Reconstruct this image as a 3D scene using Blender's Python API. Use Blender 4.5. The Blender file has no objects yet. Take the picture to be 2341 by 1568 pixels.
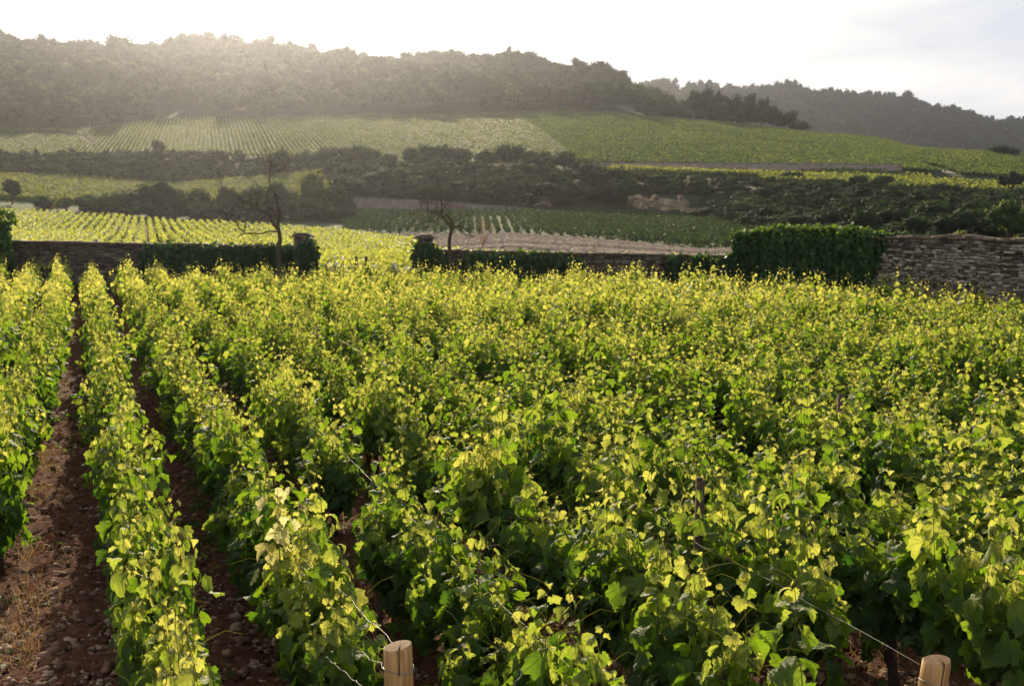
import bpy, math, random
import numpy as np
from mathutils import Vector, Matrix
R = math.radians
rng = np.random.default_rng(7)
random.seed(7)
S = bpy.context.scene
C = S.collection
# ------------------------------------------------------------------ camera, light, exposure
FPX, CX, CY, HY, EYE = 2731.0, 1170.5, 784.0, 455.0, 3.35      # focal length etc. in a 2341 px wide frame
TH = math.atan((CY - HY) / FPX)
cam = bpy.data.cameras.new('camera'); cam.sensor_width = 36; cam.lens = 36 * FPX / 2341
cam.clip_start = 0.1; cam.clip_end = 6000
cam.dof.use_dof = True; cam.dof.focus_distance = 8.0; cam.dof.aperture_fstop = 5.6
co = bpy.data.objects.new('camera', cam); C.objects.link(co); S.camera = co
co.location = (0, 0, EYE); co.rotation_euler = (math.pi / 2 - TH, 0, 0)
SUN_AZ, SUN_EL = -11.5, 19.0
sd = Vector((math.sin(R(SUN_AZ)) * math.cos(R(SUN_EL)), math.cos(R(SUN_AZ)) * math.cos(R(SUN_EL)), math.sin(R(SUN_EL))))
sun = bpy.data.lights.new('sun', 'SUN'); sun.energy = 5.0; sun.angle = R(0.6); sun.color = (1.0, 0.84, 0.58)
so = bpy.data.objects.new('sun', sun); C.objects.link(so); so.rotation_euler = sd.to_track_quat('Z', 'Y').to_euler(); so.location = (-20, 60, 60)
W = bpy.data.worlds.new('World'); S.world = W; W.use_nodes = True
wn, wl = W.node_tree.nodes, W.node_tree.links
wn.clear()
wo = wn.new('ShaderNodeOutputWorld'); bg = wn.new('ShaderNodeBackground'); sky = wn.new('ShaderNodeTexSky')
sky.sky_type = 'NISHITA'; sky.sun_disc = False; sky.sun_elevation = R(SUN_EL); sky.sun_rotation = R(SUN_AZ)
sky.dust_density = 2.5; sky.air_density = 1.2
bg.inputs['Strength'].default_value = 0.068
tc = wn.new('ShaderNodeTexCoord'); mp = wn.new('ShaderNodeMapping'); mp.inputs['Scale'].default_value = (1.6, 1.6, 7.0)
nz = wn.new('ShaderNodeTexNoise'); nz.inputs['Scale'].default_value = 2.2; nz.inputs['Detail'].default_value = 6; nz.inputs['Roughness'].default_value = 0.55
rp = wn.new('ShaderNodeValToRGB'); rp.color_ramp.elements[0].position = 0.36; rp.color_ramp.elements[1].position = 0.62
mx = wn.new('ShaderNodeMix'); mx.data_type = 'RGBA'; mx.inputs['B'].default_value = (8.0, 8.4, 9.1, 1)
wl.new(tc.outputs['Generated'], mp.inputs['Vector']); wl.new(mp.outputs[0], nz.inputs['Vector']); wl.new(nz.outputs['Fac'], rp.inputs['Fac'])
sx_ = wn.new('ShaderNodeSeparateXYZ'); wl.new(tc.outputs['Generated'], sx_.inputs[0])
mr_ = wn.new('ShaderNodeMapRange'); mr_.inputs['From Min'].default_value = 0.10; mr_.inputs['From Max'].default_value = 0.40; mr_.inputs['To Min'].default_value = 0.8; mr_.inputs['To Max'].default_value = 0.0; wl.new(sx_.outputs['Z'], mr_.inputs['Value'])
vl_ = wn.new('ShaderNodeMix'); vl_.data_type = 'RGBA'; vl_.inputs['B'].default_value = (12.8, 12.5, 12.2, 1); wl.new(mr_.outputs[0], vl_.inputs['Factor']); wl.new(sky.outputs['Color'], vl_.inputs['A'])
wl.new(rp.outputs['Color'], mx.inputs['Factor']); wl.new(vl_.outputs['Result'], mx.inputs['A'])
wl.new(mx.outputs['Result'], bg.inputs['Color']); wl.new(bg.outputs[0], wo.inputs['Surface'])
S.view_settings.view_transform = 'Standard'; S.view_settings.look = 'None'; S.view_settings.exposure = 0.45; S.view_settings.gamma = 1
cy = S.cycles
cy.max_bounces = 7; cy.diffuse_bounces = 3; cy.transmission_bounces = 4; cy.glossy_bounces = 2; cy.volume_bounces = 0; cy.transparent_max_bounces = 4
cy.use_denoising = True; cy.caustics_reflective = False; cy.caustics_refractive = False
try: cy.sample_clamp_indirect = 6
except Exception: pass

# ------------------------------------------------------------------ projection helpers
def T(y): return math.tan(math.atan((CY - y) / FPX) - TH)        # slope of the ray through row y
def A(px, y): return (px - CX) / FPX * (math.cos(TH) - T(y) * math.sin(TH))  # X/Y of the ray
def at(px, y, D): return Vector((A(px, y) * D, D, EYE + T(y) * D))

# ------------------------------------------------------------------ mesh + object helpers
def mesh_np(name, V, FS, tint=None, smooth=False):
    V = np.asarray(V, dtype=np.float32).reshape(-1, 3)
    FS = [np.asarray(f, dtype=np.int32) for f in FS if len(f)]
    me = bpy.data.meshes.new(name)
    me.vertices.add(len(V)); me.vertices.foreach_set('co', V.ravel())
    idx = np.concatenate([f.ravel() for f in FS]); tot = np.concatenate([np.full(len(f), f.shape[1], np.int32) for f in FS])
    st = np.concatenate([[0], np.cumsum(tot)[:-1]]).astype(np.int32)
    me.loops.add(len(idx)); me.loops.foreach_set('vertex_index', idx)
    me.polygons.add(len(tot)); me.polygons.foreach_set('loop_start', st)
    try: me.polygons.foreach_set('loop_total', tot)
    except Exception: pass
    if tint is not None:
        a = me.attributes.new('tint', 'FLOAT', 'POINT'); a.data.foreach_set('value', np.asarray(tint, dtype=np.float32))
    if smooth: me.polygons.foreach_set('use_smooth', np.ones(len(tot), bool))
    me.update(); me.validate()
    return me
class Acc:
    def __init__(s): s.V = []; s.F = {}; s.T = []; s.U = []; s.n = 0
    def add(s, V, F, t=0.5, u=None):
        V = np.asarray(V, float).reshape(-1, 3)
        if len(V) == 0: return s
        for f in (F if isinstance(F, (list, tuple)) and len(F) and hasattr(F[0], 'ndim') and F[0].ndim == 2 else [np.asarray(F)]):
            s.F.setdefault(f.shape[1], []).append(f + s.n)
        s.V.append(V); s.T.append(np.full(len(V), t) if np.isscalar(t) else np.asarray(t)); s.n += len(V); s.U.append(np.zeros((len(V), 2), np.float32) if u is None else u); return s
    def mesh(s, name, smooth=False, veins=False):
        me = mesh_np(name, np.concatenate(s.V), [np.concatenate(v) for v in s.F.values()], np.concatenate(s.T), smooth)
        if veins:
            a = me.attributes.new('leafxy', 'FLOAT_VECTOR', 'POINT'); U = np.concatenate(s.U); a.data.foreach_set('vector', np.column_stack([U, np.zeros(len(U))]).astype(np.float32).ravel())
        return me
def obj(name, me, mat, parent=None):
    o = bpy.data.objects.new(name, me); C.objects.link(o)
    if mat is not None and not me.materials: me.materials.append(mat)
    if parent is not None: o.parent = parent
    return o
def tag(o, label=None, cat=None, group=None, kind=None):
    if label: o['label'] = label
    if cat: o['category'] = cat
    if group: o['group'] = group
    if kind: o['kind'] = kind
    return o
def empty(name, loc=(0, 0, 0), rz=0):
    o = bpy.data.objects.new(name, None); C.objects.link(o); o.location = loc; o.rotation_euler = (0, 0, rz); o.empty_display_size = 0.2
    return o
def copy_tree(o):
    c = o.copy(); C.objects.link(c)
    for ch in list(o.children):
        d = ch.copy(); C.objects.link(d); d.parent = c
    return c
BOXF = np.array([[0, 1, 3, 2], [4, 6, 7, 5], [0, 4, 5, 1], [2, 3, 7, 6], [0, 2, 6, 4], [1, 5, 7, 3]])
def boxv(c, h, jit=0):
    v = np.array([[x, y, z] for x in (-1, 1) for y in (-1, 1) for z in (-1, 1)], float) * np.array(h) + np.array(c)
    return v + (rng.uniform(-jit, jit, v.shape) if jit else 0)
def tube(pts, rad, n=6, acc=None, t=0.5, cap=True):
    P = np.asarray(pts, float); rad = np.broadcast_to(np.asarray(rad, float), (len(P),))
    d = np.gradient(P, axis=0); d /= np.linalg.norm(d, axis=1)[:, None] + 1e-9
    ref = np.array([0.0, 0, 1.0]) if abs(d[0][2]) < 0.9 else np.array([1.0, 0, 0])
    V = []
    for i in range(len(P)):
        u = ref - d[i] * ref.dot(d[i]); u /= np.linalg.norm(u) + 1e-9; ref = u; w = np.cross(d[i], u)
        a = np.arange(n) * 2 * math.pi / n
        V.append(P[i] + rad[i] * (np.cos(a)[:, None] * u + np.sin(a)[:, None] * w))
    V = np.concatenate(V); F = []
    for i in range(len(P) - 1):
        for k in range(n): F.append([i * n + k, i * n + (k + 1) % n, (i + 1) * n + (k + 1) % n, (i + 1) * n + k])
    F = np.array(F); acc = acc or Acc()
    if cap:
        V = np.vstack([V, P[-1], P[0]]); m = len(V)
        C3 = np.array([[(len(P) - 1) * n + k, (len(P) - 1) * n + (k + 1) % n, m - 2] for k in range(n)] + [[(k + 1) % n, k, m - 1] for k in range(n)])
        return acc.add(V, [F, C3], t)
    return acc.add(V, F, t)
def inst(T_, F_, P, X, Y_, Z, s, acc, tint):
    """place template T_ (m,3) with faces F_ at points P with axes X,Y,Z and scale s"""
    n, m = len(P), len(T_)
    if n == 0: return acc
    V = P[:, None, :] + s[:, None, None] * (T_[None, :, 0:1] * X[:, None, :] + T_[None, :, 1:2] * Y_[:, None, :] + T_[None, :, 2:3] * Z[:, None, :])
    F = (F_[None] + (np.arange(n) * m)[:, None, None]).reshape(-1, F_.shape[1])
    return acc.add(V.reshape(-1, 3), F, np.repeat(tint, m), np.tile(T_[:, :2].astype(np.float32), (n, 1)))
def frames(n, tip):
    n = n / (np.linalg.norm(n, axis=1)[:, None] + 1e-9)
    y = tip - n * (tip * n).sum(1)[:, None]; y /= np.linalg.norm(y, axis=1)[:, None] + 1e-9
    return np.cross(y, n), y, n
def randu(n):
    v = rng.normal(size=(n, 3)); return v / np.linalg.norm(v, axis=1)[:, None]
# templates
half = [(0.03, 0.0), (0.16, -0.17), (0.36, -0.13), (0.45, 0.02), (0.57, 0.16), (0.47, 0.30), (0.55, 0.47), (0.49, 0.64), (0.31, 0.62), (0.27, 0.79), (0.13, 0.88), (0.0, 1.03)]
def leaf_template(c, d, g, seed, hi=True):
    r = np.random.default_rng(seed)
    h = half if hi else [(0.2, -0.12), (0.55, 0.2), (0.4, 0.7), (0.0, 1.0)]
    out = h + [(-x, y) for x, y in h[::-1][1:]]
    o = np.array(out); o = o + r.uniform(-0.025, 0.025, o.shape) * (1 if hi else .5)
    m = len(o); ctr = np.array([0, 0.34])
    if hi: o = np.vstack([ctr, ctr + (o - ctr) * np.random.default_rng(seed + 9).uniform(.5, .62, (m, 1)), o])
    else: o = np.vstack([ctr, o])
    z = -c * o[:, 0] ** 2 - d * (o[:, 1] - 0.3) ** 2 + g * np.abs(o[:, 0]) + r.uniform(-0.10, 0.10, len(o)) * np.clip(np.hypot(o[:, 0], o[:, 1] - .34), 0, 1) + .05 * np.sin(9 * o[:, 0]) * np.cos(7 * o[:, 1])
    V = np.column_stack([o[:, 0], o[:, 1], z])
    F = [[0, k + 1, (k + 1) % m + 1] for k in range(m)]
    if hi:
        for k in range(m): a_, b_ = k + 1, (k + 1) % m + 1; F += [[a_, a_ + m, b_ + m], [a_, b_ + m, b_]]
    return V, np.array(F)
HI = [leaf_template(c, d, g, i) for i, (c, d, g) in enumerate([(0.5, 0.3, 0.0), (0.2, 0.9, 0.15), (-0.7, 0.5, 0.4), (1.3, 0.1, 0.1), (0.3, 1.2, 0.3), (0.1, 0.4, 0.8), (1.0, -.5, .2), (-.2, .2, .2)])]
LO = [leaf_template(0.4, 0.4, 0.15, 20, False), leaf_template(-0.3, 0.5, 0.3, 21, False)]
QD = (np.array([[-.5, 0, 0], [.5, 0, 0], [.42, 1, -.12], [-.42, 1, -.12]]), np.array([[0, 1, 2, 3]]))
TRI = (np.array([[-.5, 0, 0], [.5, 0.1, 0], [0.05, 1, 0]]), np.array([[0, 1, 2]]))
def scatter(tpl, P, nrm, tip, s, acc, tint):
    X, Y_, Z = frames(nrm, tip)
    k = rng.integers(0, len(tpl), len(P))
    for i, (Tm, Fm) in enumerate(tpl):
        m = k == i
        inst(Tm, Fm, P[m], X[m], Y_[m], Z[m], s[m], acc, tint[m])
    return acc

# ------------------------------------------------------------------ materials
def nmat(name):
    m = bpy.data.materials.new(name); m.use_nodes = True; n = m.node_tree.nodes; l = m.node_tree.links
    n.clear(); out = n.new('ShaderNodeOutputMaterial'); return m, n, l, out
def ramp(n, l, fac, cols):
    r = n.new('ShaderNodeValToRGB'); e = r.color_ramp.elements
    while len(e) < len(cols): e.new(0.5)
    for i, (p, c) in enumerate(cols): e[i].position = p; e[i].color = (*c, 1)
    l.new(fac, r.inputs['Fac']); return r.outputs['Color']
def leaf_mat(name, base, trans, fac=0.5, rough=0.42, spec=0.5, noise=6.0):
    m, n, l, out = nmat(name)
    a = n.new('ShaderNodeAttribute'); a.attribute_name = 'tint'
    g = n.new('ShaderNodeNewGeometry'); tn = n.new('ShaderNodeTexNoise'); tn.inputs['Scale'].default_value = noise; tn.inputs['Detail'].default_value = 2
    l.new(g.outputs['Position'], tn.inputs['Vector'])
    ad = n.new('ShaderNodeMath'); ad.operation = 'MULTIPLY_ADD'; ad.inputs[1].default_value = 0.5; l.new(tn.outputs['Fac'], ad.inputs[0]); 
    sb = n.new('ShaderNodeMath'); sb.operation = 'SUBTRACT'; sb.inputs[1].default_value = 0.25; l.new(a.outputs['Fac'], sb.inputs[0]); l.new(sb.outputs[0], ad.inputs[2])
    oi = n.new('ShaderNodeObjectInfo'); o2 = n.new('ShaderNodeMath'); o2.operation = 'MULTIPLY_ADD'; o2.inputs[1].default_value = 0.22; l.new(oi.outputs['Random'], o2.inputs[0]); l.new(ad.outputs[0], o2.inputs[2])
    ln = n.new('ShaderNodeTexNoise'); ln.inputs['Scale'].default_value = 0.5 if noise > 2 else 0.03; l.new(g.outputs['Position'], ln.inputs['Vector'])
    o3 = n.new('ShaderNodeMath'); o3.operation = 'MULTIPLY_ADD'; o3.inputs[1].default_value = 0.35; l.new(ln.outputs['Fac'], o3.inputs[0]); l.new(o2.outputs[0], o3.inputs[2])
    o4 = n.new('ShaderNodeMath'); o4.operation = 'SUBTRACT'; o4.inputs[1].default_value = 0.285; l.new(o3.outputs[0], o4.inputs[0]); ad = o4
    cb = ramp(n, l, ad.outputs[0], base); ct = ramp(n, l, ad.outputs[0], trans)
    p = n.new('ShaderNodeBsdfPrincipled'); p.inputs['Roughness'].default_value = rough; p.inputs['Specular IOR Level'].default_value = spec
    l.new(cb, p.inputs['Base Color'])
    bt = n.new('ShaderNodeTexNoise'); bt.inputs['Scale'].default_value = noise * 12; l.new(g.outputs['Position'], bt.inputs['Vector'])
    bp = n.new('ShaderNodeBump'); bp.inputs['Strength'].default_value = 0.5; bp.inputs['Distance'].default_value = 0.02; l.new(bt.outputs['Fac'], bp.inputs['Height']); l.new(bp.outputs[0], p.inputs['Normal'])
    if name in ('vine_leaf', 'yellowed_leaf'):
        def mth(op, *a_):
            q = n.new('ShaderNodeMath'); q.operation = op
            for i_, v_ in enumerate(a_):
                if isinstance(v_, (int, float)): q.inputs[i_].default_value = v_
                else: l.new(v_, q.inputs[i_])
            return q.outputs[0]
        av = n.new('ShaderNodeAttribute'); av.attribute_name = 'leafxy'; sx = n.new('ShaderNodeSeparateXYZ'); l.new(av.outputs['Vector'], sx.inputs[0])
        ang = mth('ARCTAN2', sx.outputs['X'], mth('ADD', sx.outputs['Y'], 0.04)); rad = mth('SQRT', mth('ADD', mth('MULTIPLY', sx.outputs['X'], sx.outputs['X']), mth('MULTIPLY', sx.outputs['Y'], sx.outputs['Y'])))
        da = mth('MULTIPLY', mth('ABSOLUTE', mth('SUBTRACT', mth('FRACT', mth('ADD', mth('DIVIDE', ang, 0.66), 0.5)), 0.5)), 0.66)
        main = mth('LESS_THAN', mth('MULTIPLY', da, rad), 0.020)
        side = mth('LESS_THAN', mth('ABSOLUTE', mth('SUBTRACT', mth('FRACT', mth('MULTIPLY', mth('SUBTRACT', rad, mth('MULTIPLY', da, 0.8)), 6.0)), 0.5)), 0.07)
        vein = mth('MULTIPLY', mth('MAXIMUM', main, mth('MULTIPLY', side, 0.45)), mth('GREATER_THAN', rad, 0.02))
        vm_ = n.new('ShaderNodeMix'); vm_.data_type = 'RGBA'; vm_.blend_type = 'MULTIPLY'; vm_.inputs['B'].default_value = (0.55, 0.62, 0.5, 1); l.new(vein, vm_.inputs['Factor']); l.new(ct, vm_.inputs['A']); ct = vm_.outputs['Result']
        vb_ = n.new('ShaderNodeMix'); vb_.data_type = 'RGBA'; vb_.inputs['B'].default_value = (0.14, 0.19, 0.07, 1); l.new(mth('MULTIPLY', vein, 0.7), vb_.inputs['Factor']); l.new(cb, vb_.inputs['A']); l.new(vb_.outputs['Result'], p.inputs['Base Color'])
    t = n.new('ShaderNodeBsdfTranslucent'); l.new(ct, t.inputs['Color'])
    mx = n.new('ShaderNodeMixShader'); mx.inputs[0].default_value = fac
    l.new(p.outputs[0], mx.inputs[1]); l.new(t.outputs[0], mx.inputs[2]); l.new(mx.outputs[0], out.inputs['Surface'])
    return m
M = {}
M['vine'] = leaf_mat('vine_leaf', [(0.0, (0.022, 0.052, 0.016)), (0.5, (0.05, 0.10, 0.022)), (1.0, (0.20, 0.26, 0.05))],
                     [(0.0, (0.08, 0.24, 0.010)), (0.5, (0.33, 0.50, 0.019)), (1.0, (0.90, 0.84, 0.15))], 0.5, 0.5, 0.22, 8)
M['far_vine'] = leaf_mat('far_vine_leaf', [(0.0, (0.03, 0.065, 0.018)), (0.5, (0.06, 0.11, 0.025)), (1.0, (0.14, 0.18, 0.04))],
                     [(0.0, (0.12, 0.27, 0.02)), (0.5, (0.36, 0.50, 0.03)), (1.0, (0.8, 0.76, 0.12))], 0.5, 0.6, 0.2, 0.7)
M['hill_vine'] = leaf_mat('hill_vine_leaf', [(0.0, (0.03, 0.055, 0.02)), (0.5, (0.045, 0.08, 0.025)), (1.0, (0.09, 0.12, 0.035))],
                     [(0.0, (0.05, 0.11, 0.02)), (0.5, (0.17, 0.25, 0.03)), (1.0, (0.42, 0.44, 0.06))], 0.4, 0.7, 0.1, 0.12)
M['young_vine'] = leaf_mat('young_vine_leaf', [(0.0, (0.025, 0.045, 0.022)), (1.0, (0.06, 0.085, 0.035))], [(0.0, (0.03, 0.06, 0.02)), (1.0, (0.08, 0.12, 0.03))], 0.35, 0.7, 0.1, 0.7)
M['tree'] = leaf_mat('tree_leaf', [(0.0, (0.016, 0.030, 0.014)), (0.5, (0.026, 0.052, 0.018)), (1.0, (0.06, 0.11, 0.03))],
                     [(0.0, (0.015, 0.03, 0.008)), (0.5, (0.035, 0.06, 0.012)), (1.0, (0.18, 0.22, 0.04))], 0.3, 0.8, 0.08, 0.35)
M['far_tree'] = leaf_mat('far_tree_leaf', [(0.0, (0.010, 0.032, 0.020)), (0.5, (0.018, 0.055, 0.026)), (1.0, (0.045, 0.11, 0.035))],
                    [(0.0, (0.01, 0.03, 0.012)), (0.5, (0.02, 0.06, 0.015)), (1.0, (0.10, 0.18, 0.04))], 0.3, 0.8, 0.05, 0.02)  # far wood leaves: bluish distance haze is put into their colour
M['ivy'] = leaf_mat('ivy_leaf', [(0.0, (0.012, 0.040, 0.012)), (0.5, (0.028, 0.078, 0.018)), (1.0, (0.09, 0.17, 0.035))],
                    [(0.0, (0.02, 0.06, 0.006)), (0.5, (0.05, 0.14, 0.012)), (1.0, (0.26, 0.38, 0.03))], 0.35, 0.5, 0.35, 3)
M['yellow'] = leaf_mat('yellowed_leaf', [(0.0, (0.22, 0.07, 0.02)), (0.35, (0.45, 0.40, 0.12)), (1.0, (0.65, 0.60, 0.25))],
                       [(0.0, (0.5, 0.16, 0.04)), (0.35, (0.8, 0.7, 0.22)), (1.0, (0.95, 0.9, 0.45))], 0.5, 0.5, 0.3, 30)
M['dry'] = leaf_mat('dry_grass', [(0.0, (0.10, 0.12, 0.03)), (0.4, (0.26, 0.17, 0.08)), (1.0, (0.42, 0.29, 0.15))],
                    [(0.0, (0.12, 0.2, 0.03)), (0.4, (0.34, 0.2, 0.08)), (1.0, (0.6, 0.4, 0.18))], 0.45, 0.5, 0.3, 4)
def solid(name, cols, scale=8, rough=0.9, bump=0.4, dist=0.02, detail=6, vec='Object', stretch=None, tint=False, spec=0.2):
    m, n, l, out = nmat(name)
    t = n.new('ShaderNodeTexCoord'); src = t.outputs[vec]
    if stretch:
        mm = n.new('ShaderNodeMapping'); mm.inputs['Scale'].default_value = stretch; l.new(src, mm.inputs['Vector']); src = mm.outputs[0]
    z = n.new('ShaderNodeTexNoise'); z.inputs['Scale'].default_value = scale; z.inputs['Detail'].default_value = detail; z.inputs['Roughness'].default_value = 0.62
    l.new(src, z.inputs['Vector']); f = z.outputs['Fac']
    if tint:
        a = n.new('ShaderNodeAttribute'); a.attribute_name = 'tint'
        q = n.new('ShaderNodeMath'); q.operation = 'MULTIPLY_ADD'; q.inputs[1].default_value = 0.6; l.new(a.outputs['Fac'], q.inputs[0])
        q2 = n.new('ShaderNodeMath'); q2.operation = 'MULTIPLY_ADD'; q2.inputs[1].default_value = 0.6; q2.inputs[2].default_value = -0.1; l.new(f, q2.inputs[0]); l.new(q2.outputs[0], q.inputs[2]); f2 = q.outputs[0]
    else: f2 = f
    c = ramp(n, l, f2, cols)
    p = n.new('ShaderNodeBsdfPrincipled'); p.inputs['Roughness'].default_value = rough; p.inputs['Specular IOR Level'].default_value = spec; l.new(c, p.inputs['Base Color'])
    b = n.new('ShaderNodeBump'); b.inputs['Strength'].default_value = bump; b.inputs['Distance'].default_value = dist; l.new(f, b.inputs['Height']); l.new(b.outputs[0], p.inputs['Normal'])
    l.new(p.outputs[0], out.inputs['Surface']); return m
M['bark'] = solid('vine_bark', [(0.3, (0.022, 0.014, 0.010)), (0.7, (0.09, 0.055, 0.035))], 30, 0.95, 0.9, 0.01, stretch=(1, 1, .25))
M['tree_bark'] = solid('tree_bark', [(0.3, (0.045, 0.03, 0.02)), (0.7, (0.13, 0.09, 0.055))], 12, 0.95, 0.8, 0.02)
M['shoot'] = solid('vine_shoot', [(0.3, (0.07, 0.04, 0.02)), (0.7, (0.20, 0.17, 0.05))], 20, 0.6, 0.1, 0.002)
M['stem_green'] = solid('young_stem', [(0.3, (0.30, 0.26, 0.06)), (0.7, (0.45, 0.42, 0.08))], 20, 0.5, 0.1, 0.002)
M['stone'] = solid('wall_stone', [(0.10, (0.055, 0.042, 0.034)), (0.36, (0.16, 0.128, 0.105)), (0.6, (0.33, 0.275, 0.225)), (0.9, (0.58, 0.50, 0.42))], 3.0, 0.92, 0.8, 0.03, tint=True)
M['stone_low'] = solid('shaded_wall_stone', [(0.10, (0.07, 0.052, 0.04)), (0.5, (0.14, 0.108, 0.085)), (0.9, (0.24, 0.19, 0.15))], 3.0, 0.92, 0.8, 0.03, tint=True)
M['joint'] = solid('wall_joint', [(0.3, (0.035, 0.026, 0.02)), (0.7, (0.10, 0.075, 0.055))], 9, 0.95, 0.8, 0.03)
M['capstone'] = solid('cap_stone', [(0.3, (0.07, 0.05, 0.035)), (0.7, (0.22, 0.17, 0.13))], 6, 0.9, 0.8, 0.03)
M['wood'] = solid('post_wood', [(0.30, (0.10, 0.055, 0.03)), (0.40, (0.36, 0.18, 0.07)), (0.55, (0.64, 0.37, 0.14)), (0.8, (0.78, 0.53, 0.25))], 22, 0.65, 0.5, 0.004, stretch=(1, 1, .08))
M['endgrain'] = solid('post_end_grain', [(0.3, (0.12, 0.065, 0.03)), (0.7, (0.28, 0.16, 0.08))], 40, 0.8, 0.6, 0.004)
M['stake'] = solid('stake_wood', [(0.3, (0.05, 0.032, 0.025)), (0.7, (0.13, 0.09, 0.07))], 20, 0.8, 0.6, 0.004, stretch=(1, 1, .1))
M['concrete'] = solid('pale_concrete', [(0.3, (0.15, 0.12, 0.10)), (0.7, (0.27, 0.22, 0.185))], 1.2, 0.9, 0.5, 0.05)
M['marker'] = solid('pale_marker', [(0.3, (0.42, 0.38, 0.38)), (0.7, (0.6, 0.56, 0.56))], 4, 0.9, 0.3, 0.02)
M['retain'] = solid('retaining_stone', [(0.3, (0.16, 0.12, 0.09)), (0.7, (0.40, 0.32, 0.26))], 0.9, 0.95, 0.8, 0.15, stretch=(1, 1, 3))
M['rock'] = solid('quarry_rock', [(0.35, (0.08, 0.055, 0.038)), (0.5, (0.30, 0.22, 0.14)), (0.68, (0.56, 0.43, 0.29))], 0.5, 0.95, 0.9, 0.4, stretch=(1, 1, 2.5))
M['dirt'] = solid('track_dirt', [(0.3, (0.26, 0.19, 0.14)), (0.7, (0.42, 0.33, 0.25))], 0.6, 0.95, 0.5, 0.1)
M['red'] = solid('red_paint', [(0.3, (0.14, 0.012, 0.015)), (0.7, (0.2, 0.02, 0.02))], 3, 0.7, 0.1, 0.01)
M['pebble'] = solid('limestone_pebble', [(0.2, (0.10, 0.05, 0.03)), (0.55, (0.26, 0.15, 0.10)), (0.9, (0.5, 0.36, 0.26))], 6, 0.9, 0.5, 0.02, tint=True)
m, n_, l_, out_ = nmat('wire_metal'); p_ = n_.new('ShaderNodeBsdfPrincipled'); p_.inputs['Base Color'].default_value = (0.34, 0.32, 0.30, 1); p_.inputs['Metallic'].default_value = 0.6; p_.inputs['Roughness'].default_value = 0.55; l_.new(p_.outputs[0], out_.inputs['Surface']); M['wire'] = m

# ground: colour by zone attribute (0 soil, .25 ploughed tan, .5 grass, .75 scrub floor, 1 dry grass verge)
m, n, l, out = nmat('ground')
a = n.new('ShaderNodeAttribute'); a.attribute_name = 'tint'; g = n.new('ShaderNodeNewGeometry')
n1 = n.new('ShaderNodeTexNoise'); n1.inputs['Scale'].default_value = 14; n1.inputs['Detail'].default_value = 8; n1.inputs['Roughness'].default_value = 0.7; l.new(g.outputs['Position'], n1.inputs['Vector'])
n2 = n.new('ShaderNodeTexNoise'); n2.inputs['Scale'].default_value = 0.35; n2.inputs['Detail'].default_value = 8; l.new(g.outputs['Position'], n2.inputs['Vector'])
soil = ramp(n, l, n1.outputs['Fac'], [(0.3, (0.045, 0.018, 0.011)), (0.55, (0.145, 0.058, 0.033)), (0.8, (0.32, 0.165, 0.10))])
tan = ramp(n, l, n2.outputs['Fac'], [(0.3, (0.22, 0.15, 0.10)), (0.7, (0.42, 0.31, 0.23))])
gr = ramp(n, l, n2.outputs['Fac'], [(0.3, (0.035, 0.065, 0.02)), (0.7, (0.10, 0.13, 0.04))])
sc = ramp(n, l, n2.outputs['Fac'], [(0.3, (0.02, 0.035, 0.014)), (0.7, (0.05, 0.06, 0.025))])
def mixc(f, A_, B_):
    x = n.new('ShaderNodeMix'); x.data_type = 'RGBA'; l.new(f, x.inputs['Factor']); l.new(A_, x.inputs['A']); l.new(B_, x.inputs['B']); return x.outputs['Result']
a2 = n.new('ShaderNodeAttribute'); a2.attribute_name = 'bare'
def band(lo):
    x = n.new('ShaderNodeMapRange'); x.inputs['From Min'].default_value = lo; x.inputs['From Max'].default_value = lo + 0.25; l.new(a.outputs['Fac'], x.inputs['Value']); return x.outputs[0]
c = mixc(band(0.1), soil, gr); c = mixc(band(.5), c, sc); c = mixc(a2.outputs['Fac'], c, tan)
p = n.new('ShaderNodeBsdfPrincipled'); p.inputs['Roughness'].default_value = 0.95; p.inputs['Specular IOR Level'].default_value = 0.15; l.new(c, p.inputs['Base Color'])
b = n.new('ShaderNodeBump'); b.inputs['Strength'].default_value = 0.9; b.inputs['Distance'].default_value = 0.03; l.new(n1.outputs['Fac'], b.inputs['Height']); l.new(b.outputs[0], p.inputs['Normal'])
l.new(p.outputs[0], out.inputs['Surface']); M['ground'] = m

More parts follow.
